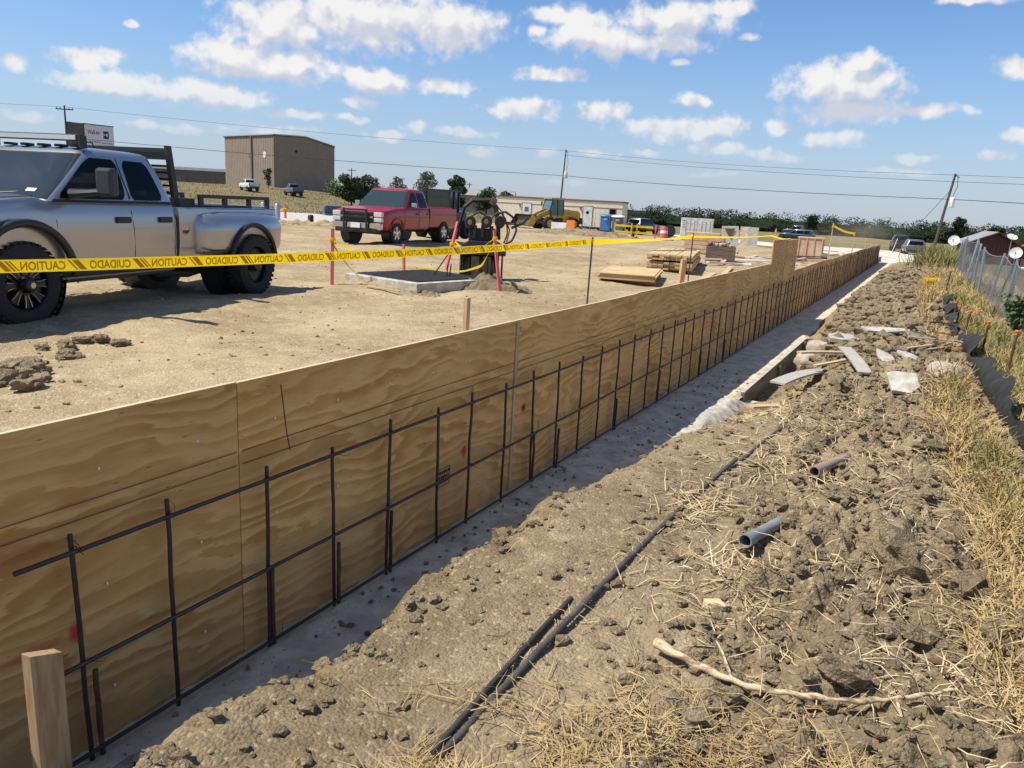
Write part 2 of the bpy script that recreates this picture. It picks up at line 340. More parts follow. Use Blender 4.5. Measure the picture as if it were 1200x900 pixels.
# ---------------------------------------------------------------- mesh helpers
class MB:
    def __init__(s): s.v = []; s.f = []
    def add(s, vs, fs):
        o = len(s.v); s.v += [tuple(p) for p in vs]; s.f += [tuple(i + o for i in f) for f in fs]; return s
    def box(s, c, d, rz=0.0, rx=0.0, ry=0.0, taper=1.0):
        M = Matrix.Rotation(rz, 3, 'Z') @ Matrix.Rotation(ry, 3, 'Y') @ Matrix.Rotation(rx, 3, 'X')
        vs = []
        for sz in (-.5, .5):
            k = taper if sz > 0 else 1
            for sx, sy in ((-.5, -.5), (.5, -.5), (.5, .5), (-.5, .5)):
                vs.append(M @ Vector((sx * d[0] * k, sy * d[1] * k, sz * d[2])) + Vector(c))
        return s.add(vs, [(3, 2, 1, 0), (4, 5, 6, 7), (0, 1, 5, 4), (1, 2, 6, 5), (2, 3, 7, 6), (3, 0, 4, 7)])
    def bb(s, a, b): return s.box([(p + q) / 2 for p, q in zip(a, b)], [abs(q - p) for p, q in zip(a, b)])
    def tube(s, pts, r, n=8, caps=True, flat=1.0):
        pts = [Vector(p) for p in pts]; rs = r if isinstance(r, (list, tuple)) else [r] * len(pts)
        up = Vector((0, 0, 1)); rings = []; ref = None
        for i, p in enumerate(pts):
            t = (pts[min(i + 1, len(pts) - 1)] - pts[max(i - 1, 0)]).normalized()
            if ref is None: ref = up if abs(t.z) < .9 else Vector((1, 0, 0))
            a = t.cross(ref)
            a = a.normalized() if a.length > 1e-5 else Vector((1, 0, 0))
            b = a.cross(t).normalized(); ref = b
            rings.append([p + (a * math.cos(2 * math.pi * k / n) + b * math.sin(2 * math.pi * k / n) * flat) * rs[i] for k in range(n)])
        vs = [q for rg in rings for q in rg]; fs = []
        for i in range(len(pts) - 1):
            for k in range(n):
                fs.append((i * n + k, i * n + (k + 1) % n, (i + 1) * n + (k + 1) % n, (i + 1) * n + k))
        if caps: fs.append(tuple(range(n))[::-1]); fs.append(tuple((len(pts) - 1) * n + k for k in range(n)))
        return s.add(vs, fs)
    def cyl(s, a, b, r, r2=None, n=12): return s.tube([a, b], [r, r if r2 is None else r2], n)
    def lathe(s, prof, n=28, c=(0, 0, 0), axis='Y', close=False):
        vs = []; fs = []
        for (r, h) in prof:
            for k in range(n):
                a = 2 * math.pi * k / n; x, z = r * math.cos(a), r * math.sin(a)
                p = (x, h, z) if axis == 'Y' else ((h, x, z) if axis == 'X' else (x, z, h))
                vs.append((p[0] + c[0], p[1] + c[1], p[2] + c[2]))
        m = len(prof)
        for i in range(m if close else m - 1):
            j = (i + 1) % m
            for k in range(n): fs.append((i * n + k, i * n + (k + 1) % n, j * n + (k + 1) % n, j * n + k))
        return s.add(vs, fs)
    def loft(s, rings, caps=True):
        n = len(rings[0]); vs = [p for r in rings for p in r]; fs = []
        for i in range(len(rings) - 1):
            for k in range(n): fs.append((i * n + k, i * n + (k + 1) % n, (i + 1) * n + (k + 1) % n, (i + 1) * n + k))
        if caps: fs.append(tuple(range(n))[::-1]); fs.append(tuple((len(rings) - 1) * n + k for k in range(n)))
        return s.add(vs, fs)
    def prism(s, poly, a0, a1, axis='Y'):
        n = len(poly)
        f = {'Y': lambda p, a: (p[0], a, p[1]), 'X': lambda p, a: (a, p[0], p[1]), 'Z': lambda p, a: (p[0], p[1], a)}[axis]
        return s.add([f(p, a0) for p in poly] + [f(p, a1) for p in poly],
                     [tuple(range(n))[::-1], tuple(range(n, 2 * n))] + [(i, (i + 1) % n, n + (i + 1) % n, n + i) for i in range(n)])
    def strip(s, rows):
        n = len(rows[0]); vs = [p for r in rows for p in r]
        return s.add(vs, [(i * n + k, i * n + k + 1, (i + 1) * n + k + 1, (i + 1) * n + k) for i in range(len(rows) - 1) for k in range(n - 1)])
    def mesh(s, name, m, smooth=False, fix=True):
        me = bpy.data.meshes.new(name); me.from_pydata(s.v, [], s.f)
        if fix:
            bm = bmesh.new(); bm.from_mesh(me); bmesh.ops.recalc_face_normals(bm, faces=bm.faces); bm.to_mesh(me); bm.free()
        if smooth is not False:
            me.polygons.foreach_set('use_smooth', [True] * len(me.polygons))
            if smooth is not True: me.set_sharp_from_angle(angle=R_(smooth))
        me.materials.append(m); me.update(); return me
    def build(s, name, m, parent=None, smooth=False, loc=None, bev=0.0):
        o = bpy.data.objects.new(name, s.mesh(name, m, smooth)); COL.objects.link(o)
        if parent is not None: o.parent = parent
        if loc is not None: o.location = loc
        if bev:
            b = o.modifiers.new('bevel', 'BEVEL'); b.width = bev; b.segments = 2; b.limit_method = 'ANGLE'
        return o
def box_obj(name, c, d, m, parent=None, bev=0.0, **k): return MB().box(c, d, **k).build(name, m, parent, bev=bev)
def tag(o, label=None, cat=None, group=None, kind=None):
    if label: o['label'] = label
    if cat: o['category'] = cat
    if group: o['group'] = group
    if kind: o['kind'] = kind
    return o
def empty(name, loc, rz=0.0, label=None, cat=None, group=None):
    o = bpy.data.objects.new(name, None); COL.objects.link(o); o.empty_display_size = .2
    o.location = loc; o.rotation_euler = (0, 0, rz); return tag(o, label, cat, group)
def copy_tree(o, parent=None):
    c = o.copy(); COL.objects.link(c); c.parent = parent
    for ch in list(o.children): copy_tree(ch, c)
    return c
def np_mesh(name, V, F, m, smooth=True):
    me = bpy.data.meshes.new(name); V = np.asarray(V, dtype=np.float32); F = np.asarray(F, dtype=np.int32)
    k = F.shape[1]
    me.vertices.add(len(V)); me.vertices.foreach_set('co', V.ravel())
    me.loops.add(F.size); me.loops.foreach_set('vertex_index', F.ravel())
    me.polygons.add(len(F)); me.polygons.foreach_set('loop_start', np.arange(0, F.size, k, dtype=np.int32))
    me.polygons.foreach_set('loop_total', np.full(len(F), k, dtype=np.int32))
    me.polygons.foreach_set('use_smooth', np.full(len(F), smooth)); me.materials.append(m); me.update(calc_edges=True); me.validate(); return me
def np_obj(name, V, F, m, smooth=True, parent=None):
    o = bpy.data.objects.new(name, np_mesh(name, V, F, m, smooth)); COL.objects.link(o)
    if parent is not None: o.parent = parent
    return o
def grid_obj(name, xs, ys, zf, m):
    X, Y = np.meshgrid(xs, ys); Z = zf(X, Y); nx, ny = len(xs), len(ys)
    V = np.stack([X.ravel(), Y.ravel(), Z.ravel()], 1)
    i = (np.arange(ny - 1)[:, None] * nx + np.arange(nx - 1)[None, :]).ravel()
    return np_obj(name, V, np.stack([i, i + 1, i + nx + 1, i + nx], 1), m)

# ---------------------------------------------------------------- numpy noise and the lie of the land
def hsh(i, j, s):
    i = i.astype(np.int64); j = j.astype(np.int64)
    h = (i * 374761393 + j * 668265263 + s * 974634777) & 0xFFFFFFFF
    h = ((h ^ (h >> 13)) * 1274126177) & 0xFFFFFFFF
    return ((h ^ (h >> 16)) & 0xFFFFFF) / float(0x1000000)
def vnoise(x, y, s=0):
    i = np.floor(x); j = np.floor(y); u = x - i; v = y - j
    u = u * u * u * (u * (u * 6 - 15) + 10); v = v * v * v * (v * (v * 6 - 15) + 10)
    return (hsh(i, j, s) * (1 - u) + hsh(i + 1, j, s) * u) * (1 - v) + (hsh(i, j + 1, s) * (1 - u) + hsh(i + 1, j + 1, s) * u) * v - .5
def fbm(x, y, s=0, o=4, g=.5):
    t = 0; a = 1.0
    for k in range(o):
        t = t + a * vnoise(x * 2 ** k + 17.3 * k, y * 2 ** k - 9.1 * k, s + k); a *= g
    return t
def clods(x, y, cell, s, dens=.8):
    x = x / cell; y = y / cell
    x = x + .35 * vnoise(x * 2.3, y * 2.3, s + 50); y = y + .35 * vnoise(x * 2.3 + 7, y * 2.3 + 3, s + 51)
    i = np.floor(x); j = np.floor(y); h = np.zeros_like(x)
    for a in (-1, 0, 1):
        for b in (-1, 0, 1):
            ci, cj = i + a, j + b
            px = ci + hsh(ci, cj, s); py = cj + hsh(ci, cj, s + 1)
            r = .28 + .42 * hsh(ci, cj, s + 2); on = hsh(ci, cj, s + 3) < dens
            an = hsh(ci, cj, s + 4) * 6.28; u = ((x - px) * np.cos(an) + (y - py) * np.sin(an)) / r; v = (-(x - px) * np.sin(an) + (y - py) * np.cos(an)) / r * (1 + .6 * hsh(ci, cj, s + 5))
            d_ = .62 * np.maximum(np.abs(u), np.abs(v)) + .38 * np.sqrt(u * u + v * v)      # blocky, not round
            top = .72 + .38 * u * (hsh(ci, cj, s + 6) - .5) * 2 + .30 * v * (hsh(ci, cj, s + 7) - .5) * 2
            h = np.maximum(h, np.where(on, r * np.clip(top, .1, 1.2) * np.clip(3.2 * (1 - d_), 0, 1), 0))
    return h * cell
def sst(a, b, x):
    t = np.clip((x - a) / (b - a), 0, 1); return t * t * (3 - 2 * t)
def land(x, y):
    x = np.asarray(x, float); y = np.asarray(y, float)
    r = np.sqrt(x * x + y * y)
    z = .44 - .014 * np.clip(r - 30, 0, 370)
    s = -x - .75 * y
    z = z + sst(-55, 40, s) * sst(60, 190, r) * 4.6
    z = z - .55 * sst(48, 80, y) * sst(-32, -12, x)
    return z
EDGE_Y = [0, 1.5, 2, 2.6, 3.2, 3.7, 4.6, 5.6, 6.4, 8.6, 9.0, 13.8, 14.5, 50]
EDGE_X = [-2.18, -2.14, -2.0, -2.09, -1.95, -2.0, -1.9, -1.93, -1.72, -1.50, -1.62, -1.66, -1.83, -1.83]
def bank_smooth(x, y):
    xe = np.interp(y, EDGE_Y, EDGE_X) + .09 * fbm(y * 1.4, y * 0 + 3, 5, 3)
    wd = np.interp(y, [0, 3, 6, 8, 14, 16, 50], [.34, .34, .6, 1.0, .9, .55, .5])
    top = .36 + (land(x, y) - .44) * sst(20, 46, y) + .07 * fbm(x * .6, y * .5, 31, 3) + .10 * sst(-.7, .3, x) * sst(3, 6, y) * sst(1.6, .8, x) - .22 * sst(1.0, 2.6, x)
    z = -.07 + (top + .07) * sst(0, 1, (x - xe) / wd)
    pit = sst(8.7, 9.3, y) * sst(14.0, 13.3, y) * sst(-.95, -1.5, x)
    z = z * (1 - pit) - .22 * pit
    return z
def rough_amt(x, y):
    a = .10 + .90 * sst(-1.05, -.15, x + .35 * fbm(x, y * .7, 77, 2) + .04 * np.clip(y - 3, 0, 6))
    a = a * (1 - .6 * sst(.45, .9, x - .03 * y * 0))
    return np.maximum(a, .42 * sst(-1.35, -1.75, x))
def bank_z(x, y):
    x = np.asarray(x, float); y = np.asarray(y, float)
    A = rough_amt(x, y)
    h = clods(x, y, .24, 11, .40) * .62 + clods(x + 5, y, .115, 21, .65) * .80 + clods(x, y + 3, .05, 33, .7) * .75
    h = h * A + (clods(x, y, .028, 41, .5) * .22 + .012 * fbm(x * 9, y * 9, 60, 3)) * (.45 + .55 * A)
    h = h + A * .11 * fbm(x * 3, y * 3, 65, 4) - .02 * A
    h = h - A * .045 * sst(.10, .0, np.abs(fbm(x * 3.2, y * 3.2, 68, 3))) - A * .02 * sst(.1, .0, np.abs(fbm(x * 9, y * 9, 69, 2)))
    on = sst(-.05, .10, bank_smooth(x, y))
    return bank_smooth(x, y) + h * on
def bz(x, y): return float(bank_z(np.array([x]), np.array([y]))[0])
def yard_z(x, y):
    x = np.asarray(x, float); y = np.asarray(y, float)
    z = land(x, y) + .05 * fbm(x * .35, y * .35, 90, 3) + .022 * fbm(x * 1.6, y * 1.6, 91, 4)
    z = z + .020 * fbm(x * 7, y * 7, 95, 3) + .3 * clods(x, y, .09, 96, .35) * sst(-.15, .25, fbm(x * .5, y * .5, 97, 2))
    z = z + .07 * np.sin(x * 2.2 + .25 * y + fbm(x * .3, y * .3, 99, 2) * 3) * sst(-4.5, -6, x) * .5   # wheel ruts
    return z
def yz(x, y): return float(yard_z(np.array([x]), np.array([y]))[0])
def lz(x, y): return float(land(x, y))

# ---------------------------------------------------------------- the ground
def growing(a, b, d0, k):
    out = [a]; 
    while out[-1] < b: out.append(out[-1] + max(d0, k * abs(out[-1])))
    return np.array(out)
def ground_z(x, y):
    z = land(x, y) + .25 * fbm(x * .05, y * .05, 120, 3) * sst(60, 120, np.sqrt(x * x + y * y))
    z = z - .7 * sst(-48, -44, x) * sst(-2.0, -2.6, x) * sst(-7.5, -5, y) * sst(81, 77, y)
    z = z - .30 * sst(-2.6, -2.0, x) * sst(60, 46, y)
    z = z - .9 * sst(-2.6, -2.0, x) * sst(3.1, 2.3, x) * sst(-2.2, -1.4, y) * sst(48, 44, y)
    return z
def sym(h): return np.concatenate([-h[::-1], h])
gx = np.concatenate([-growing(2.6, 2600, 1.3, .035)[::-1], [-2.3, -2.0, 0, 2.3, 2.7, 3.1], growing(4, 2600, 1.3, .035)])
gy = np.concatenate([-growing(7.5, 1500, 2.0, .08)[::-1], [-6, -5, -3, -2.2, -1.4], growing(0, 2800, 1.3, .03)])
tag(grid_obj('ground', gx, gy, ground_z, M_FIELD), kind='structure')

def yard_sheet(x, y):
    e = sst(-46, -43, x) * sst(-6, -4, y) * sst(80, 76, y)
    return yard_z(x, y) - .35 * (1 - e)
yx = -growing(2.43, 46, .035, .010)[::-1]
yy = np.concatenate([np.arange(-6, 3, .25), growing(3.0, 80, .035, .0095)])
tag(grid_obj('dirt_yard', yx, yy, yard_sheet, M_YARD), kind='structure')

def bank_sheet(x, y):
    e = sst(3.2, 2.8, x) * sst(-2, -1.2, y) * sst(46.5, 45, y)
    return bank_z(x, y) - .4 * (1 - e)
bx = np.concatenate([np.arange(-2.2, 1.1, .0165), growing(1.1, 3.2, .03, .0)])
by = np.concatenate([np.arange(-2, .9, .12), np.arange(.9, 4.2, .0135), growing(4.2, 46.5, .01, .0036)])
tag(grid_obj('dirt_bank', bx, by, bank_sheet, M_BANK), kind='structure')

def road_z(x, y): return ground_z(x, y) + .10
tag(grid_obj('gravel_road', np.linspace(-26, 60, 60), np.linspace(84, 103, 14), lambda x, y: road_z(x, y) - .25 * (1 - sst(84, 85.5, y) * sst(103, 101.5, y)), M_ROAD), kind='structure')
tag(grid_obj('caliche_track', np.linspace(-9, .2, 24), np.linspace(47.5, 86, 60), lambda x, y: land(x, y) + .06 - .30 * sst(-2.6, -2.0, x) * sst(60, 46, y) - .25 * (1 - sst(-9, -7.5, x) * sst(.2, -.8, x) * sst(47.5, 48.5, y)), M_ROAD), kind='structure')

# footing
def foot_top(x, y): return .010 * fbm(x * 40, y * 40, 147, 2) + .012 * fbm(x * 3, y * 3, 140, 4) + .006 * fbm(x * 20, y * 20, 144, 2) - .03 * sst(-1.72, -1.64, x)
ft = grid_obj('concrete_footing', np.linspace(-2.6, -1.64, 64), np.concatenate([np.arange(-.5, 1, .1), np.arange(1, 6, .015), np.arange(6, 14, .04), np.arange(14, 47, .2)]), foot_top, M_CONC)
tag(ft, 'long grey concrete footing strip at the base of the plywood form wall', 'footing')
# concrete that spilled over, lying in the sun
def spill_z(x, y):
    xe = -1.58 + .10 * fbm(y * 1.3, y * 0, 150, 3) + .05 * sst(7.5, 8.6, y)
    w = sst(5.2, 6.6, y) * sst(8.85, 8.5, y)
    return -.10 + w * (.115 * sst(xe + .05, xe - .12, x) + .018 * fbm(x * 8, y * 8, 151, 4) + .10 * clods(x, y, .13, 152, .6) + .012 * fbm(x * 22, y * 22, 158, 3))
tag(grid_obj('concrete_spill', np.arange(-1.86, -1.2, .016), np.arange(5.0, 9.05, .02), spill_z, M_CONCW),
    'pale hardened concrete spill along the sunlit edge of the footing', 'concrete spill')

# form board with its brace
fb = empty('footing_form', (-1.66, 8.85, 0), label='grey board forming the raised footing edge beside the dug hole', cat='form board')
box_obj('board', (.02, 2.5, -.115), (.04, 5.0, .27), M_FORM, fb)
box_obj('top_edge', (.01, 2.5, .0245), (.055, 5.0, .009), M_CONCW, fb)  # pale strip: sunlight on the board's top put into its colour
box_obj('stake', (.06, 2.2, -.16), (.04, .06, .30), M_FORM, fb); box_obj('stake', (.06, 4.6, -.13), (.04, .06, .30), M_FORM, fb)
MB().cyl((.045, 4.95, .02), (.75, 4.3, .10), .014).build('brace', M_FORM, fb)

# ---------------------------------------------------------------- form wall
WX = -2.40           # back of the sheets; their face is at -2.38
wall = empty('formwork_wall', (WX, 0, 0), label='long plywood formwork wall standing on the concrete footing', cat='formwork')
seams = [-.29, 2.15, 4.58, 7.02, 9.46, 11.5, 13.93]
def panel(y0, y1, z0, z1, m, dx=0.0, tilt=0.0):
    L = y1 - y0 - .003; Hh = z1 - z0
    o = MB().box((0, 0, Hh / 2), (.019, L, Hh)).build('plywood_panel', m, wall)
    o.location = (.0105 + dx, (y0 + y1) / 2, z0); o.rotation_euler = (0, tilt, random.uniform(-.0012, .0012))
    MB().box((0, 0, 0), (.021, L, .004)).build('top_edge', M_EDGE, o).location = (0, 0, Hh + .0015)
    return o
for k in range(len(seams) - 1):
    panel(seams[k], seams[k + 1], .0 - .01, 1.222 + random.uniform(-.006, .006), M_PLY if k < 2 else (M_PLYK if k < 5 else M_PLYD), dx=random.uniform(-.003, .003))
panel(13.935, 15.28, -.01, 1.62, M_PLYD, dx=.004); panel(15.285, 16.62, -.01, 1.60, M_PLYD, dx=.012)
y = 16.63
while y < 45:
    y2 = y + 1.22
    panel(y, y2, -.01, .99 + .012 * math.sin(y) - .001 * (y - 16), M_PLYD, dx=.004 * math.sin(3.1 * y)); y = y2
# batten along one seam, top plates, studs and walers behind
box_obj('seam_batten', (.026, 4.575, .60), (.008, .035, 1.20), M_STUD, wall)
for k in range(len(seams) - 1):
    box_obj('waler', (-.065, (seams[k] + seams[k + 1]) / 2, .85), (.04, seams[k + 1] - seams[k] - .02, .09), M_STUD, wall)
for k in range(24):
    box_obj('stud', (-.022, .1 + k * .6, .62), (.038, .089, 1.15), M_STUD, wall)
# two snapped chalk lines, form ties
for (za, zb) in ((.872, .872), (.93, .925)):
    for k in range(1, 5):
        a, b = seams[k - 1] if k > 1 else -.2, seams[k]
        MB().box((0, 0, 0), (.0012, b - a - .03, .0035)).build('chalk_line', M_CHALK, wall).location = (.0245, (a + b) / 2, za + .0)
tie = None
for k in range(12):
    for zz in (.20, .60, 1.03):
        p = (.0225, 1.54 + .405 * k, zz + random.uniform(-.01, .01))
        if tie is None: tie = MB().lathe([(.0, .004), (.0035, .003), (.0045, 0)], 8, axis='X').build('form_tie', M_WPAPER, wall); tie.scale = (1, 1, 1.6); o = tie
        else: o = tie.copy(); COL.objects.link(o)
        o.location = p
# inspection stamp
st = MB()
for (a, b, c_, d) in ((0, .0, .15, .004), (0, .11, .15, .004), (0.001, 0, .004, .11), (.147, 0, .004, .11)): st.bb((0, a, b), (.001, a + c_, b + d))
for r in range(3):
    xx = .015
    while xx < .13:
        w = random.uniform(.008, .02); st.bb((0, xx, .02 + r * .03), (.001, xx + w, .036 + r * .03)); xx += w + random.uniform(.004, .008)
st.build('grade_stamp', M_STAMP, wall).location = (.0225, 3.63, .30)
# a hairline crack and drips
MB().tube([(.0215, 2.39, 1.17), (.0215, 2.42, .95), (.0215, 2.44, .86)], .0022, 4).build('crack', M_STAMP, wall)

# ---------------------------------------------------------------- rebar mat
mat_o = empty('rebar_mat', (-2.325, 0, 0), label='grid of dark steel rebar tied upright in front of the plywood wall', cat='rebar')
def bar(a, b, r=.0085, m=None, n=7, sag=.0, name='rebar', wob=.004):
    a = Vector(a); b = Vector(b); k = 7; pts = []
    for i in range(k):
        t = i / (k - 1); p = a.lerp(b, t)
        p += Vector((random.uniform(-wob, wob), 0, random.uniform(-wob, wob) if abs(b.y - a.y) > .5 else 0))
        p.z -= sag * 4 * t * (1 - t); pts.append(p)
    return MB().tube(pts, r, n).build(name, m or M_REBAR, mat_o, smooth=40)
yb = [1.41, 1.77, 2.235, 2.67, 3.09, 3.56, 3.92, 4.37]
while yb[-1] < 44.5: yb.append(yb[-1] + .43 + random.uniform(-.012, .012))
for i, yv in enumerate(yb):
    top = .83 + random.uniform(-.01, .035) if yv < 14 else .86 + random.uniform(-.03, .05) + .10 * math.exp(-((yv - 34) / 7) ** 2)
    lw = .02 if yv < 12 else .008
    bar((.0, yv + random.uniform(-.01, .01), -.05), (.0 + random.uniform(-.01, .01), yv + random.uniform(-lw, lw), top))
    if i in (0, 2, 3, 4, 8, 12, 15, 20) or random.random() < .25:
        bar((.004, yv + .03, -.05), (.004, yv + .026, random.uniform(.26, .40)), .0095, M_RUST if random.random() < .6 else M_REBAR, name='dowel')
for (z, y0) in ((.80, 1.20), (.395, 1.30), (.035, 1.28)):
    y = y0
    while y < 44.5:
        y2 = min(y + 6.1, 44.8); dz = (0 if y < 14 else (.03 if z > .7 else .0))
        bar((.017, y, z + dz + random.uniform(-.004, .004)), (.017 + .0, y2, z + dz + random.uniform(-.006, .006)), .0085, wob=.003, sag=random.uniform(0, .012))
        y = y2 - .35
        if y2 > 44.7: break
for y in (14.5, 20.2, 26, 31.8, 37.6): bar((.017, y, .60), (.017, min(y + 6.1, 44.8), .62), wob=.006)
tw = None
for i, yv in enumerate(yb[:26]):
    for z in (.80, .395, .04):
        if tw is None:
            tw = MB().tube([(.03, -.018, -.012), (.032, 0, .006), (.012, .016, .016), (-.012, .006, 0), (.02, -.01, -.012), (.034, .012, .004), (.04, .045, .03), (.03, .06, .06)], .0013, 4).build('tie_wire', M_WIRE, mat_o); o = tw
        else: o = tw.copy(); COL.objects.link(o)
        o.location = (0, yv, z); o.rotation_euler = (random.uniform(-1.5, 1.5), 0, random.uniform(-.3, .3)); o.scale = [random.uniform(.6, 1.1)] * 3

# stake in front of the wall
stk = empty('timber_stake', (-1.97, 1.075, 0), label='sawn timber stake standing on the footing before the wall, top in sunlight', cat='stake')
o = MB().prism([(-.045, -.1), (.045, -.1), (.045, .70), (-.045, .735)], -.019, .019, axis='X').build('post', mat('stake_timber', (.42, .29, .155), .85, 0, (.30, .19, .09), 9, stretch=(5, 5, .6), bump=.15), stk, bev=.002)
o.rotation_euler = (0, 0, R_(4))

# ---------------------------------------------------------------- vehicles
def cut(o, cutters):
    mods = []
    for c in cutters:
        md = o.modifiers.new('cut', 'BOOLEAN'); md.operation = 'DIFFERENCE'; md.object = c; md.solver = 'EXACT'; mods.append(md)
    bpy.context.view_layer.update()
    me = bpy.data.meshes.new_from_object(o.evaluated_get(bpy.context.evaluated_depsgraph_get()))
    o.modifiers.clear(); o.data = me
    me.polygons.foreach_set('use_smooth', [True] * len(me.polygons)); me.set_sharp_from_angle(angle=R_(32))
def section(w, zb, zt):
    h = zt - zb
    half = [(0, zb), (.84 * w, zb), (.94 * w, zb + .05), (.975 * w, zb + .22 * h), (.995 * w, zb + .45 * h), (1.0 * w, zb + .62 * h), (.99 * w, zb + .80 * h),
            (.965 * w, zt - .05), (.935 * w, zt - .015), (.88 * w, zt), (.5 * w, zt + .018), (0, zt + .024)]
    return half + [(-y, z) for (y, z) in half[-2:0:-1]]
def rrect(x0, x1, w, r, n=5):
    pts = []
    for (cx_, cy_, a0) in ((x1 - r, w - r, 0), (x0 + r, w - r, 90), (x0 + r, -w + r, 180), (x1 - r, -w + r, 270)):
        for k in range(n): a = R_(a0 + 90 * k / (n - 1)); pts.append((cx_ + r * math.cos(a), cy_ + r * math.sin(a)))
    return pts
def wheel(parent, x, y, r, w, side, style='plain', dual=False):
    m = MB(); hw = w / 2
    prof = [(r * .60, -hw * .82), (r * .70, -hw * .98), (r * .86, -hw), (r * .96, -hw * .86), (r, -hw * .62), (r, hw * .62), (r * .96, hw * .86), (r * .86, hw), (r * .70, hw * .98), (r * .60, hw * .82)]
    m.lathe(prof, 32, close=True)
    if style != 'plain':
        for k in range(36):        # tread blocks
            a = 2 * math.pi * k / 36
            for off in (-.32, .32):
                aa = a + (off > 0) * .087
                m.box((math.cos(aa) * (r + .004), off * w, math.sin(aa) * (r + .004)), (.016, w * .30, r * .10), ry=-aa)
    t = m.build('wheel', M_TYRE, parent, smooth=35); t.location = (x, y, r)
    rm = MB(); o = side * hw * (.35 if dual else .62)
    rm.lathe([(r * .62, side * hw * .84), (r * .60, side * hw * .92), (r * .575, side * hw * .80), (r * .55, o - side * .03), (r * .2, o - side * .05), (0.0, o - side * .05)], 28)
    rim = rm.build('rim', M_RIMB if style in ('black', 'dual', 'plain') else M_ALU, t, smooth=35)
    if style == 'black':
        sp = MB()
        for k in range(8):
            a = 2 * math.pi * k / 8
            for da in (-.17, .17):
                p0 = Vector((math.cos(a + da * .75) * r * .24, o + side * .01, math.sin(a + da * .75) * r * .24)); p1 = Vector((math.cos(a + da) * r * .545, o + side * .03, math.sin(a + da) * r * .545))
                sp.tube([p0, p1], [.004, .006], 5)
        sp.build('spoke_edges', M_ALU, t)
        s2 = MB()
        for k in range(8):
            a = 2 * math.pi * k / 8
            s2.box((math.cos(a) * r * .38, o, math.sin(a) * r * .38), (r * .36, .03, r * .16), ry=-a)
        s2.build('spokes', M_RIMB, t)
        MB().lathe([(r * .15, o), (r * .15, o + side * .09), (r * .10, o + side * .11), (0, o + side * .11)], 20).build('hub_cap', M_DKPLAST, t, smooth=35)
        MB().lathe([(r * .07, o + side * .112), (0, o + side * .114)], 16).build('hub_badge', M_ALU, t)
    elif style == 'alloy':
        s2 = MB()
        for k in range(5):
            a = 2 * math.pi * k / 5 + .3
            s2.box((math.cos(a) * r * .34, o + side * .015, math.sin(a) * r * .34), (r * .46, .035, r * .20), ry=-a)
        s2.lathe([(r * .17, o), (r * .16, o + side * .04), (0, o + side * .045)], 16)
        s2.build('spokes', M_CHROME, t)
    elif style == 'dual':
        MB().lathe([(r * .24, o - side * .05), (r * .2, o + side * .05), (r * .12, o + side * .06), (0, o + side * .06)], 16).build('hub_cap', M_DKPLAST, t, smooth=35)
    return t
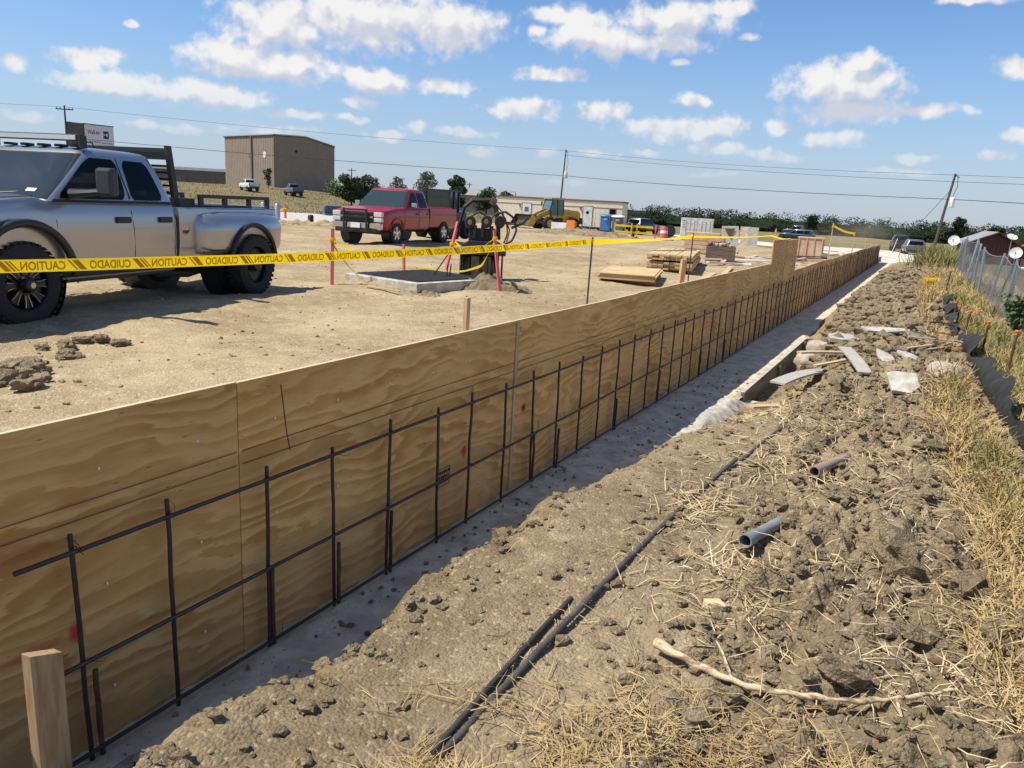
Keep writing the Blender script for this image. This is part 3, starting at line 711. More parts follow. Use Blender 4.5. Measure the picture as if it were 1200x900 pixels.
def pickup(name, loc, rz, label, P, cat='pickup truck', group=None):
    root = empty(name, loc, rz, label, cat, group)
    hw, zb, belt, roof = P['hw'], P['zb'], P['belt'], P['roof']
    xf, xh, xcr, xr, wb, rt = P['xf'], P['xh'], P['xcr'], P['xr'], P['wb'], P['rt']
    ra = P.get('ra', rt + .10); suv = P.get('suv', False); det = P.get('detail', True); paint = P['paint']
    hf, hb = P['hood_f'], P['hood_b']; xend = xr if suv else xcr
    stn = [(xf, .84, hf - .16, zb + .14), (xf - .04, .90, hf - .07, zb + .08), (xf - .13, .955, hf - .015, zb + .05), (xf - .35, .985, hf + .01, zb), ((xf * .45 + xh * .55), 1.0, (hf + hb) / 2 + .02, zb),
           (xh + .02, 1.0, hb, zb), (xh - .15, 1.0, belt, zb), (xcr * .5 + xh * .5, 1.0, belt, zb)]
    stn += [(xend + .12, 1.0, belt, zb), (xend + .02, .985, belt - .01, zb), (xend, .96, belt - .03, zb + .03)]
    rings = [[(x, y, z) for (y, z) in section(hw * wf, b_, zt)] for (x, wf, zt, b_) in stn]
    body = MB().loft(rings).build('body', paint, root, smooth=32)
    cutters = []
    axs = [P.get('ax0', 0.0), -wb]
    for ax in axs:
        for sd_ in (-1, 1):
            c = MB().cyl((ax, sd_ * hw * .62, rt + .02), (ax, sd_ * hw * 1.6, rt + .02), ra, n=36).build('cutter', M_BLACKP); cutters.append(c)
    bpy.context.view_layer.update()
    cut(body, cutters if suv else cutters[:2])
    # greenhouse
    gx0, gx1, tw_ = P['gr_b'], P['gf_b'], P.get('gw', .75)
    def gp(t):
        f = gx1 + (P['gf_t'] - gx1) * t; r_ = gx0 + (P['gr_t'] - gx0) * t
        return r_, f, hw * (.955 + (tw_ - .955) * (t ** 1.25))
    zr = lambda t: belt - .01 + (roof - .06 - belt + .01) * t
    rings = []
    for t in (0, .25, .5, .75, .92, 1.0):
        a, b, w = gp(t); rings.append([(x, y, zr(t)) for (x, y) in rrect(a, b, w, .09 + .05 * t)])
    a, b, w = gp(1.0)
    for (dz, ins) in ((.03, .05), (.047, .14), (.06, .34)): rings.append([(x, y, roof - .06 + dz) for (x, y) in rrect(a + ins, b - ins * 1.2, w - ins, .15)])
    MB().loft(rings).build('cab', paint, root, smooth=40)
    def sidewin(nm, t0, t1, f0, f1, m=M_GLASS, rad=.25):
        for sd_ in (1, -1):
            rows = []
            for k in range(9):
                t = t0 + (t1 - t0) * k / 8; a, b, w = gp(t); L = lambda q: q
                x0 = f0(t); x1 = f1(t); ins = .05 * max(0, abs(k - 4) / 4 - .72) / .28
                rows.append([(x0 + ins, sd_ * (w + .007), zr(t)), ((x0 + x1) / 2, sd_ * (w + .009), zr(t)), (x1 - ins, sd_ * (w + .007), zr(t))])
            MB().strip(rows).build(nm, m, root)
    ap = lambda off: (lambda t: gp(t)[1] - off)          # parallel to the A pillar
    for (nm, f0, f1) in P['wins']: sidewin(nm, .07, .88, f0(gp), f1(gp), P.get('glass', M_GLASS))
    rows = []
    for k in range(7):
        t = .05 + .90 * k / 6; a, b, w = gp(t); rr_ = .09 + .05 * t; ww = w - .035
        xo = lambda yy: 0.0 if abs(yy) < w - rr_ else rr_ - math.sqrt(max(0, rr_ ** 2 - (abs(yy) - w + rr_) ** 2))
        rows.append([(b + .007 - xo(q * ww), q * ww * 1.004, zr(t)) for q in (-1, -.97, -.93, -.88, -.6, -.3, 0, .3, .6, .88, .93, .97, 1)])
    MB().strip(rows).build('windshield', P.get('ws', M_WSHIELD), root, smooth=True)
    rows = []
    for k in range(4):
        t = .2 + .62 * k / 3; a, b, w = gp(t); rows.append([(a - .006, j / 2 * (w - .16), zr(t)) for j in range(-2, 3)])
    MB().strip(rows).build('rear_window', M_GLASS, root)
    # bed
    if not suv:
        bt = P['bt']
        pl = [(.86 * hw, zb + .06), (.95 * hw, zb + .12), (.985 * hw, zb + .40), (.99 * hw, bt - .12), (.975 * hw, bt - .02), (.95 * hw, bt), (.82 * hw, bt), (.80 * hw, bt - .02), (.80 * hw, bt - .50)]
        ring = pl + [(-y_, z_) for (y_, z_) in pl[::-1]]
        bed = MB().prism([(y_, z_) for (y_, z_) in ring], xr, xcr - .035, axis='X').build('bed', paint, root, smooth=32)
        cut(bed, cutters[2:])
        MB().box((xr + .03, 0, (bt + zb + .25) / 2 + .02), (.05, hw * 1.62, bt - zb - .22)).build('tailgate', paint, root, bev=.01)
        MB().box((xcr - .02, 0, (bt + zb) / 2 - .1), (.03, hw * 1.7, bt - zb - .25)).build('cab_gap', M_BLACKP, root)
    for c in cutters: bpy.data.objects.remove(c)
    for ax in axs:
        for sd_ in (-1, 1):
            MB().lathe([(ra - .012, sd_ * hw * .95), (ra - .012, sd_ * hw * .63), (0, sd_ * hw * .625)], 36, c=(ax, 0, rt + .02)).build('wheel_well', M_BLACKP, root, smooth=40)
    MB().bb((xf - .5, -.42, zb - .06), (xr + .3, .42, zb + .12)).bb((axs[0] - .12, -hw * .8, rt - .06), (axs[0] + .12, hw * .8, rt + .06)).bb((-wb - .1, -hw * .8, rt - .06), (-wb + .1, hw * .8, rt + .06)).build('chassis', M_BLACKP, root)
    for (ax, st_) in ((axs[0], P.get('style', 'plain')), (-wb, P.get('style_r', P.get('style', 'plain')))):
        for sd_ in (1, -1):
            wheel(root, ax, sd_ * (hw - P['tw'] / 2 + P.get('poke', .0) + (P.get('poke_r', 0) if ax < -1 else 0)), rt, P['tw'], sd_, st_)
            if ax < -1 and P.get('dually'): wheel(root, ax, sd_ * (hw - P['tw'] * 1.5 - .03 + P['poke_r']), rt, P['tw'], sd_, 'plain')
    # bumpers
    MB().box((xf - .02, 0, zb + .14), (.16, hw * 1.86, .22)).build('front_bumper', P.get('bump', M_CHROME), root, bev=.03)
    MB().box((xr - .10, 0, zb + .16), (.20, hw * 1.7, .16)).build('rear_bumper', P.get('bump_r', M_BLACKP), root, bev=.02)
    if det or P.get('lamps'):
        for sd_ in (1, -1):
            MB().box((xr - .004, sd_ * hw * .90, belt - .22), (.03, .12, .34)).build('tail_lamp', M_LAMPR, root)
    return root
ramP = dict(paint=M_SILVER, hw=.92, zb=.40, belt=1.32, roof=1.945, xf=1.02, xh=-.50, xcr=-2.66, xr=-5.02, wb=4.09, ax0=-.22, rt=.445, ra=.60, hood_f=1.22, hood_b=1.36, bt=1.27,
    gf_b=-.60, gf_t=-1.36, gr_b=-2.66, gr_t=-2.50, gw=.74, tw=.27, poke=.05, poke_r=.22, dually=True, style='black', style_r='dual', bump=M_CHROME,
    wins=[('front_side_window', lambda gp: (lambda t: -1.79 - .02 * t), lambda gp: (lambda t: gp(t)[1] - .10)),
          ('rear_side_window', lambda gp: (lambda t: gp(t)[0] + .20), lambda gp: (lambda t: -1.89 - .02 * t))])
HX, HY = .2228, -.9749
silver = pickup('pickup_truck', (-9.213, 4.333, lz(-9.24, 4.45) - .005), math.atan2(HY, HX), 'silver dual-rear-wheel crew-cab pickup with black headache rack, parked behind the tape', ramP)
S = silver
def by_(z):      # half width of the silver body at height z
    return float(np.interp(z, [.40, .45, .60, .81, .97, 1.14, 1.27, 1.305, 1.32], [.77, .865, .897, .915, .92, .911, .888, .86, .81]))
def seam(root, pts, m=M_BLACKP, r=.006):
    MB().tube([(x, by_(z) + .001, z) for (x, z) in pts], r, 4).build('door_seam', m, root)
seam(S, [(-1.86, .46), (-1.86, .7), (-1.85, 1.0), (-1.84, 1.2), (-1.84, 1.30)]); seam(S, [(-.66, .55), (-.70, .8), (-.70, 1.1), (-.66, 1.30)], r=.004); seam(S, [(-2.60, .46), (-2.61, .8), (-2.62, 1.1), (-2.63, 1.30)], r=.004)
MB().tube([(-.75, .945, .55), (-2.62, .945, .55)], .012, 5).build('side_trim', M_GREYV, S)
for x in (-1.68, -2.42):
    MB().box((x, by_(1.11) + .012, 1.11), (.24, .035, .075)).build('door_handle', M_BLACKP, S, bev=.015)
# wide rear fenders over the dual wheels
fcut = [MB().cyl((-4.09, sd_ * .5, .48), (-4.09, sd_ * 1.6, .48), .555, n=40).build('cutter', M_BLACKP) for sd_ in (1, -1)]
for sd_ in (1, -1):
    rg = []
    for (x, b_, zt) in ((-3.0, .0, 1.16), (-3.06, .10, 1.18), (-3.18, .18, 1.20), (-3.5, .205, 1.225), (-4.4, .205, 1.225), (-4.85, .19, 1.20), (-4.96, .14, 1.17), (-5.0, .06, 1.13)):
        q = [(.80, .62), (.86 + b_, .66), (.895 + b_, .74), (.905 + b_, .95), (.895 + b_, 1.06), (.87 + b_ * .85, zt - .07), (.87 + b_ * .45, zt - .015), (.84, zt), (.80, zt)]
        rg.append([(x, sd_ * y_, z_) for (y_, z_) in q])
    f = MB().loft(rg).build('rear_fender', M_SILVER, S, smooth=45); cut(f, [fcut[0 if sd_ > 0 else 1]])
    for (ax, rr, y0, y1) in ((-.22, .60, .90, .985), (-4.09, .55, 1.06, 1.13)):
        pts = [(ax + (rr + .02) * math.cos(a), sd_ * y1, .47 + (rr + .02) * math.sin(a)) for a in np.linspace(R_(4), R_(176), 22)]
        MB().tube(pts, .045 if ax > -1 else .035, 8, flat=1.0).build('wheel_flare', M_BLACKP, S, smooth=50)
    MB().box((-4.60, sd_ * .98, .52), (.02, .30, .40)).build('mud_flap', M_BLACKP, S)
    MB().box((-3.4, sd_ * 1.085, .67), (.9, .02, .03)).build('side_trim', M_DKPLAST, S)
    # tow mirror
    MB().tube([(-.92, sd_ * .90, 1.40), (-1.0, sd_ * 1.08, 1.42), (-1.03, sd_ * 1.24, 1.44)], [.075, .055, .05], 8, flat=.75).build('mirror_arm', M_DKPLAST, S, smooth=40)
    MB().box((-1.04, sd_ * 1.30, 1.545), (.13, .22, .31)).build('mirror_head', M_DKPLAST, S, bev=.035)
    MB().box((1.0, sd_ * .70, 1.02), (.10, .36, .22)).build('headlight', M_LAMPW, S, bev=.03)
for c in fcut: bpy.data.objects.remove(c)
MB().lathe([(.085, .0), (.085, .004), (.078, .005)], 24, c=(-2.82, by_(1.0) - .012, 1.0)).build('fuel_door', M_SILVER, S)
MB().lathe([(.092, .0), (.092, .002), (.0, .002)], 24, c=(-2.82, by_(1.0) - .012, 1.0)).build('fuel_door_gap', M_DKPLAST, S)
MB().box((1.035, 0, .98), (.06, 1.1, .40)).build('grille', M_BLACKP, S, bev=.02)
MB().bb((1.06, -.5, .96), (1.08, .5, 1.0)).bb((1.06, -.03, .8), (1.08, .03, 1.16)).build('grille_bar', M_CHROME, S)
for sd_ in (1, -1):      # window belt line, hood edge, lower door crease
    MB().tube([(-.70, sd_ * .885, 1.325), (-1.6, sd_ * .89, 1.325), (-2.60, sd_ * .885, 1.325)], .013, 5).build('belt_moulding', M_BLACKP, S)
    MB().tube([(-.52, sd_ * .80, 1.362), (-.1, sd_ * .79, 1.335), (.5, sd_ * .765, 1.275), (.9, sd_ * .72, 1.225)], .006, 4).build('hood_seam', M_BLACKP, S)
    MB().tube([(-1.86, sd_ * .875, 1.36), (-1.83, sd_ * .80, 1.60), (-1.84, sd_ * .70, 1.84)], .007, 4).build('pillar_seam', M_BLACKP, S)
    MB().tube([(-.70, sd_ * .935, .50), (-2.62, sd_ * .935, .50)], .02, 5).build('rocker_moulding', M_DKPLAST, S)
MB().box((-.40, .905, 1.02), (.26, .02, .05)).build('fender_badge', M_CHROME, S, bev=.008)
MB().tube([(-.40, -.80, 1.33), (-.46, -.82, 2.1)], .005, 4).build('antenna', M_BLACKP, S)
# light bar and clearance lamps
lb = MB().box((-1.42, 0, 2.035), (.09, 1.24, .075)).build('light_bar', M_BLACKP, S, bev=.01)
MB().box((-1.372, 0, 2.035), (.012, 1.18, .052)).build('lens', M_LAMPW, lb)
for sd_ in (1, -1): MB().box((-1.42, sd_ * .64, 1.99), (.10, .03, .14)).build('bracket', M_BLACKP, lb)
MB().tube([(-1.45, .60, 2.0), (-1.52, .68, 1.99), (-1.55, .68, 1.93)], .008, 5).build('cable', M_BLACKP, lb)
for y_ in (-.5, -.25, 0, .25, .5): MB().box((-1.50, y_, 1.945), (.13, .09, .03)).build('roof_lamp', M_BLACKP, S, bev=.01)
# headache rack
rk = MB().box((-2.78, 0, 2.0), (.05, 1.46, .055)).build('headache_rack', M_BLACKP, S)
for sd_ in (1, -1):
    MB().prism([(-2.72, 2.06), (-2.79, 2.06), (-2.93, 1.24), (-2.83, 1.24)], sd_ * .70, sd_ * .76).build('rack_post', M_BLACKP, rk)
MB().box((-2.79, 0, 1.93), (.035, 1.42, .10)).build('rack_top_panel', M_BLACKP, rk)
for k in range(5): MB().box((-2.82 - .018 * k, 0, 1.80 - .085 * k), (.03, 1.42, .028)).build('rack_bar', M_BLACKP, rk)
MB().box((-3.02, 0, 1.30), (.42, 1.52, .18)).build('tool_box', M_BLACKP, S, bev=.01)
for sd_ in (1, -1):
    rl = MB().box((-4.12, sd_ * .80, 1.425), (1.72, .05, .05)).build('bed_rail', M_BLACKP, S)
    for x in (-3.30, -3.85, -4.45, -4.95): MB().box((x, sd_ * .80, 1.335), (.07, .05, .13)).build('rail_post', M_BLACKP, rl)
MB().box((-4.0, .2, 1.2), (1.2, .9, .2)).build('bed_load', M_BLACKM, S)
MB().tube([(-.70, -.5, 1.375), (-.72, -.1, 1.40)], .012, 5).tube([(-.66, .1, 1.37), (-.74, .5, 1.40)], .012, 5).build('wipers', M_BLACKP, S)
_sm = MB().box((0, 0, 0), (.004, .13, .05), ry=R_(-50)).build('sticker', M_WPAPER, S); _sm.location = (-.735, .56, 1.425)
MB().tube([(-2.6, .6, .38), (-3.2, .62, .33), (-3.7, .5, .36)], .05, 8).build('exhaust_pipe', M_DKPLAST, S)

# red pickup
redP = dict(paint=M_REDC, hw=.98, zb=.47, belt=1.22, roof=1.88, xf=.93, xh=-.48, xcr=-2.42, xr=-4.72, wb=3.645, rt=.385, ra=.47, hood_f=1.12, hood_b=1.23, bt=1.24,
    gf_b=-.55, gf_t=-1.18, gr_b=-2.42, gr_t=-2.28, gw=.76, tw=.26, poke=.0, style='alloy', bump=M_CHROME, bump_r=M_CHROME,
    wins=[('front_side_window', lambda gp: (lambda t: -1.53), lambda gp: (lambda t: gp(t)[1] - .16)), ('rear_side_window', lambda gp: (lambda t: gp(t)[0] + .14), lambda gp: (lambda t: -1.63))], ws=M_GREENGL)
RX, RY = -16.67, 21.02
red = pickup('pickup_truck', (RX, RY, lz(RX, RY)), R_(-82), 'red crew-cab pickup with chrome bumper and black grille guard', redP)
MB().box((.93, 0, .90), (.06, 1.22, .34)).build('grille', M_BLACKP, red, bev=.02)
for z in (.80, .90, 1.0): MB().box((.965, 0, z), (.02, 1.2, .025 if z != .9 else .05)).build('grille_bar', M_CHROME if z == .9 else M_DKPLAST, red)
MB().box((.98, 0, .90), (.012, .16, .06)).build('badge', M_LOADER, red)
for sd_ in (1, -1):
    MB().box((.87, sd_ * .765, .985), (.16, .30, .15)).build('headlight', M_LAMPW, red, bev=.02)
    MB().box((.88, sd_ * .765, .82), (.14, .30, .13)).build('turn_lamp', M_LAMPW, red, bev=.02)
    MB().box((1.06, sd_ * .42, .83), (.05, .06, .66)).build('guard_upright', M_BLACKP, red, bev=.01)
    MB().box((-.92, sd_ * 1.10, 1.33), (.10, .20, .16)).build('mirror', M_CHROME, red, bev=.03)
    MB().box((-1.42, sd_ * .985, 1.04), (.16, .03, .05)).build('door_handle', M_BLACKP, red); MB().box((-2.25, sd_ * .985, 1.04), (.16, .03, .05)).build('door_handle', M_BLACKP, red)
    for x in (-.52, -1.58, -2.36): MB().tube([(x, sd_ * .955, .52), (x, sd_ * .985, .85), (x, sd_ * .966, 1.15)], .005, 4).build('door_seam', M_BLACKP, red)
    pts = [(.0 + .485 * math.cos(a), sd_ * .985, .405 + .485 * math.sin(a)) for a in np.linspace(R_(8), R_(172), 18)]
    MB().tube(pts, .02, 6).build('wheel_flare', M_REDC, red, smooth=50)
MB().box((1.07, 0, .90), (.04, .86, .05)).build('guard_bar', M_BLACKP, red); MB().box((1.07, 0, 1.12), (.04, .90, .05)).build('guard_bar', M_BLACKP, red)
MB().box((1.035, .0, .63), (.012, .34, .17)).build('number_plate', M_WPAPER, red)
MB().box((.90, 0, .48), (.2, 1.6, .16)).build('air_dam', M_BLACKP, red, bev=.03)

def far_car(name, px, py, dist_y, rz, label, paint, suv=True, cat='car', group=None, s=1.0, z=None, glass=None):
    P = dict(paint=paint, hw=.92, zb=.36, belt=1.02, roof=1.66 if suv else 1.85, xf=.88, xh=-.35, xcr=-2.3, xr=-3.75 if suv else -4.5, wb=2.80 if suv else 3.5, rt=.36, ra=.44, hood_f=.96, hood_b=1.06, bt=1.2,
        gf_b=-.45, gf_t=-1.15, gr_b=-3.70 if suv else -2.3, gr_t=-3.35 if suv else -2.2, gw=.76, tw=.24, suv=suv, detail=False, lamps=True, bump=paint, glass=glass or M_GLASS,
        wins=[('side_window', lambda gp: (lambda t: -1.45), lambda gp: (lambda t: gp(t)[1] - .14)), ('side_window', lambda gp: (lambda t: (gp(t)[0] + .18) if not suv else -2.5), lambda gp: (lambda t: -1.53))]
             + ([('side_window', lambda gp: (lambda t: gp(t)[0] + .16), lambda gp: (lambda t: -2.58))] if suv else []))
    if not suv: P['belt'] = 1.2; P['hood_f'] = 1.08; P['hood_b'] = 1.2; P['bt'] = 1.22; P['zb'] = .45; P['rt'] = .40; P['ra'] = .49
    return pickup(name, (px, py, (float(ground_z(np.array([px]), np.array([py]))[0]) if z is None else z)), rz, label, P, cat, group)

# ---------------------------------------------------------------- tape line
def txt_mesh(body, size=1.0, off=0.0, shear=0.0):
    cu = bpy.data.curves.new('t', 'FONT'); cu.body = body; cu.size = size; cu.offset = off; cu.shear = shear; cu.resolution_u = 3
    o = bpy.data.objects.new('t', cu); COL.objects.link(o); bpy.context.view_layer.update()
    me = bpy.data.meshes.new_from_object(o.evaluated_get(bpy.context.evaluated_depsgraph_get()))
    V = np.array([tuple(v.co) for v in me.vertices]); F = [tuple(p.vertices) for p in me.polygons]
    bpy.data.objects.remove(o); return V, F
def ribbon(pts, h, tw=None, n=60):
    """centre line through pts, sampled evenly; returns points, side vectors (roughly up), cumulative length"""
    P = np.array(pts, float); d = np.r_[0, np.cumsum(np.linalg.norm(np.diff(P, axis=0), axis=1))]
    s = np.linspace(0, d[-1], n); C = np.stack([np.interp(s, d, P[:, k]) for k in range(3)], 1)
    for _ in range(3): C[1:-1] = (C[:-2] + 2 * C[1:-1] + C[2:]) / 4
    T = np.gradient(C, axis=0); T /= np.linalg.norm(T, axis=1)[:, None]
    up = np.tile([0, 0, 1.0], (n, 1)); N = np.cross(T, up); N /= np.linalg.norm(N, axis=1)[:, None]; U = np.cross(N, T)
    a = np.zeros(n) if tw is None else np.interp(np.linspace(0, 1, n), np.linspace(0, 1, len(tw)), tw)
    U2 = U * np.cos(a)[:, None] + N * np.sin(a)[:, None]; N2 = np.cross(T, U2); N2 = -N2 if (N2 * N).sum() < 0 else N2
    return C, U2, N2, s
def tape(name, pts, label, h=.075, tw=None, n=60, letters=False, group='strips of yellow caution tape'):
    C, U, N, s = ribbon(pts, h, tw, n)
    m = MB(); m.strip([[tuple(c - u * h / 2), tuple(c + nn * .002), tuple(c + u * h / 2)] for c, u, nn in zip(C, U, N)])
    o = m.build(name, M_YELLOW, smooth=True); tag(o, label, 'caution tape', group)
    if letters:
        side = 1.0 if N[0][0] > 0 else -1.0        # camera side is +x; the print is on the other face and reads backwards from here
        Vs = []; Fs = []; pos = .05; words = ['CUIDADO', 'CAUTION']; k = 0
        def lay(V, F, p0):
            o_ = len(Vs)
            for v in V:
                q = np.clip(p0 + v[0], 0, s[-1] - .001)
                c = np.array([np.interp(q, s, C[:, j]) for j in range(3)]); u = np.array([np.interp(q, s, U[:, j]) for j in range(3)]); nn = np.array([np.interp(q, s, N[:, j]) for j in range(3)])
                Vs.append(tuple(c + u * v[1] + nn * side * .004))
            Fs.extend(tuple(i + o_ for i in f) for f in F)
        while pos < s[-1] - .5:
            V, F = txt_mesh(words[k % 2], .070, .0014); w = V[:, 0].max()
            V[:, 0] = (w - V[:, 0]) * .80; V[:, 1] -= .025                       # mirrored
            lay(V, F, pos); pos += w * .80 + .03
            for j, (a, b) in enumerate(((0, .035), (.045, .06), (.068, .078)) if k % 2 == 0 else ((.0, .012), (.025, .065))):
                V = np.array([(a + .03, -.030), (b + .03, -.030), (b - .02, .030), (a - .02, .030)]); lay(V, [(0, 1, 2, 3)], pos)
            pos += .11; k += 1
        lt = MB().add(Vs, Fs).build('lettering', M_TAPETXT, o)
    return o
def sagline(a, b, sag, n=8):
    a, b = np.array(a, float), np.array(b, float)
    return [tuple(a + (b - a) * t + np.array([0, 0, -sag * 4 * t * (1 - t)])) for t in np.linspace(0, 1, n)]
TP1, TP2, TP3 = (-3.70, 8.98, 1.585), (-3.71, 13.61, 1.60), (-4.05, 23.26, 1.51)
tape('caution_tape', sagline((-4.92, .6, 1.50), TP1, .055), 'yellow caution tape with backwards lettering strung past the silver pickup', tw=[.05, .12, -.05, .15, .1, -.1, .35, .2], n=120, letters=True)
tape('caution_tape', sagline(TP1, TP2, .02), 'yellow caution tape strung between the two thin steel posts', tw=[.2, .9, 1.1, .4], n=40)
tape('caution_tape', sagline(TP2, TP3, .03) + sagline(TP3, (-4.6, 30.2, 1.30), .05)[1:], 'yellow caution tape running on past the timber pile to the far stakes', tw=[.4, 1.0, .8, .5], n=60, h=.045)
for i, (p, zt) in enumerate(((TP1, 1.64), (TP2, 1.66))):
    r = empty('steel_post', (p[0], p[1], .40), label=('thin steel tape post with tape tied on top, level with the concrete pad', 'thin steel tape post standing beside the plywood stack')[i], cat='post', group='thin steel tape posts')
    MB().tube([(0, 0, -.1), (0, 0, .6), (.008, .004, zt - .40)], .011, 7).build('rod', M_REBAR, r)
    MB().lathe([(.014, -.03), (.02, -.01), (.017, .03)], 8, c=(0, 0, 1.19), axis='Z').build('tape_knot', M_YELLOW, r)

# pink stakes round the pad
def lath(name, a, b, label, m, w=.045, grp='pink marker stakes', tie=None):
    a = Vector(a); b = Vector(b); r = empty(name, a, 0, label, 'stake', grp); d = b - a
    o = MB().box((0, 0, d.length / 2 - .05), (w, w * .7, d.length + .1)).build('post', m, r, bev=.002)
    o.rotation_euler = d.to_track_quat('Z', 'Y').to_euler()
    if tie is not None:
        MB().lathe([(w * .8, -.04), (w * .95, 0), (w * .75, .05)], 8, axis='Z', c=tuple(d * tie)).build('tape_knot', M_YELLOW, r)
    return r
lath('pink_stake', (-8.93, 10.2, .44), (-9.0, 10.3, 1.42), 'upright pink stake at the tail of the silver pickup with yellow tape tied on', M_PINK, .055, tie=.80)
lath('pink_stake', (-9.18, 12.62, .44), (-9.18, 12.58, 1.10), 'short upright pink stake behind the concrete pad', M_PINK, .05)
lath('pink_stake', (-9.42, 14.5, .44), (-9.30, 14.75, 1.55), 'leaning pink stake by the tail of the red pickup', M_PINK, .07, tie=.55)
lath('pink_stake', (-6.58, 11.9, .44), (-6.84, 12.06, 1.52), 'leaning pink stake in the clods before the black machine', M_PINK, .05, tie=.86)
tape('caution_tape', [(-6.80, 12.05, 1.36), (-7.2, 12.3, .85), (-7.8, 12.6, .68), (-8.5, 12.8, .645), (-9.0, 12.75, .66)], 'loose yellow tape trailing from the leaning stake over the pad', h=.06, tw=[1.0, .3, .9, 1.3, 1.2], n=40)
tape('caution_tape', [(-6.84, 12.08, 1.38), (-7.6, 12.9, 1.12), (-8.6, 13.9, 1.0), (-9.33, 14.68, 1.12)], 'yellow tape strung between the two leaning pink stakes', h=.04, tw=[.5, 1.2, .8], n=30)
tape('caution_tape', [(-8.97, 10.27, 1.15), (-8.75, 10.4, .80), (-8.5, 10.62, .50), (-8.3, 10.7, .475)], 'yellow tape hanging off the stake to the ground beside the pickup', h=.035, tw=[.2, 1.2, .5], n=24)
tape('caution_tape', [(-8.97, 10.3, 1.18), (-8.9, 11.0, .95), (-8.9, 11.8, .90), (-9.1, 12.5, 1.0)], 'yellow tape strung from the pickup stake to the short stake behind the pad', h=.035, tw=[.2, 1.0, .5], n=24)
o = MB().box((0, 0, 0), (.62, .05, .02)).build('lath_strip', M_STUD); o.location = (-7.95, 10.35, yz(-7.95, 10.35) + .025); o.rotation_euler = (0, .04, R_(8)); tag(o, 'thin wood lath lying on the dirt before the concrete pad', 'lath')
# square stakes beside the wall
lath('wood_stake', (-2.61, 4.27, .40), (-2.60, 4.27, 1.375), 'pale square wood stake rising behind the plywood wall near the clear panels', M_STUD, .042, grp='wood stakes behind the wall')
lath('wood_stake', (-2.83, 9.95, .40), (-2.80, 9.97, 1.40), 'orange-brown wood stake rising behind the wall before the plywood stack', M_LATH, .085, grp='wood stakes behind the wall')

# concrete inlet pad
pad = empty('inlet_pad', (-8.28, 11.95, .42), R_(-11), 'low square white concrete inlet box with a dark grated top', 'concrete pad')
MB().box((0, 0, .075), (1.92, 2.1, .19)).build('curb', M_CONCW, pad, bev=.012)
MB().box((.0, .0, .176), (1.62, 1.80, .016)).build('frame', M_GRATE, pad)
for k in range(26): MB().box((-.78 + k * .0624, 0, .188), (.03, 1.76, .012)).build('grate_bar', M_GRATE, pad)
MB().tube([(.1, .2, .19), (.25, .45, .62), (.28, .50, .66)], .012, 6).tube([(.35, .3, .19), (.36, .3, .40)], .012, 6).tube([(.42, .3, .19), (.43, .32, .42)], .012, 6).build('lifting_hook', M_WIRE, pad)

# ---------------------------------------------------------------- hydraulic attachment
ma = empty('compactor_attachment', (-7.98, 13.62, .42), R_(28), 'black hydraulic machine attachment with hoses standing behind the concrete pad', 'machine'); ma.scale = (.86, .9, 1.0)
for sx in (-.50, .46):
    MB().prism([(-.34, .0), (.34, .0), (.40, .34), (.33, .62), (-.33, .62), (-.40, .34)], sx, sx + .035, axis='X').build('side_plate', M_STEEL if sx < 0 else M_BLACKM, ma)
MB().lathe([(0, -.40), (.27, -.40), (.27, .40), (0, .40)], 26, c=(0, 0, .28), axis='X').build('drum', M_STEEL, ma, smooth=30)
MB().prism([(-.56, .60), (-.46, .74), (-.30, .82), (.30, .82), (.46, .74), (.56, .60), (.56, .55), (-.56, .55)], -.42, .42).build('hood', M_BLACKM, ma, bev=.015)
for sx in (-.14, .13): MB().box((sx, -.36, .27), (.18, .03, .50)).build('scraper_plate', M_STEEL, ma)
for x in (-.44, -.30, .14, .34): MB().prism([(-.40, .0), (.05, .0), (.05, .60), (-.40, .50)], x, x + .03, axis='X').build('rib_plate', M_BLACKM, ma)
MB().box((-.02, .05, .93), (.62, .46, .26)).build('motor_block', M_BLACKM, ma, bev=.03)
for (x, z, y) in ((-.30, 1.17, -.16), (.08, 1.20, -.20), (.38, 1.20, .05)):
    d = MB().lathe([(0, -.10), (.11, -.10), (.125, -.07), (.125, .22), (0, .22)], 22, c=(x, y, z)).build('hydraulic_drum', M_BLACKM, ma, smooth=30)
    
    if x < .2: MB().lathe([(.045, -.106), (.05, -.10)], 16, c=(x, y, z)).lathe([(0, -.108), (.045, -.106)], 16, c=(x, y, z)).build('hub_disc', mat('dull_yellow', (.40, .27, .05), .7, 0, (.22, .16, .05), 20), d)
for (x, z) in ((-.18, 1.02), (.0, 1.04), (.2, 1.02)): MB().cyl((x, -.22, z - .15), (x, -.22, z + .10), .045).build('cylinder', M_BLACKM, ma)
MB().tube([(-.62, .3, 1.02), (-.48, .3, 1.46), (-.30, .3, 1.60), (.12, .3, 1.62), (.26, .3, 1.50), (.34, .3, 1.10), (.36, .3, .84)], [.045, .05, .055, .06, .065, .06, .055], 6).build('boom_arm', M_BLACKM, ma)
MB().box((.20, .30, 1.60), (.14, .12, .16), ry=.5).build('boom_joint', M_STEEL, ma, bev=.01)
def hose(pts, r=.018, m=M_BLACKM):
    C, U, N, s = ribbon(pts, 0, None, 36); MB().tube([tuple(c) for c in C], r, 7).build('hose', m, ma, smooth=50)
hose([(.12, -.1, .85), (.20, -.3, 1.30), (.36, -.34, 1.42), (.52, -.32, 1.28), (.58, -.28, 1.0), (.50, -.2, .80)], .017, M_RUST)
hose([(.34, .1, 1.36), (.48, .05, 1.42), (.70, .0, 1.30), (.78, -.05, 1.05), (.68, -.1, .84), (.52, -.1, .78)], .024)
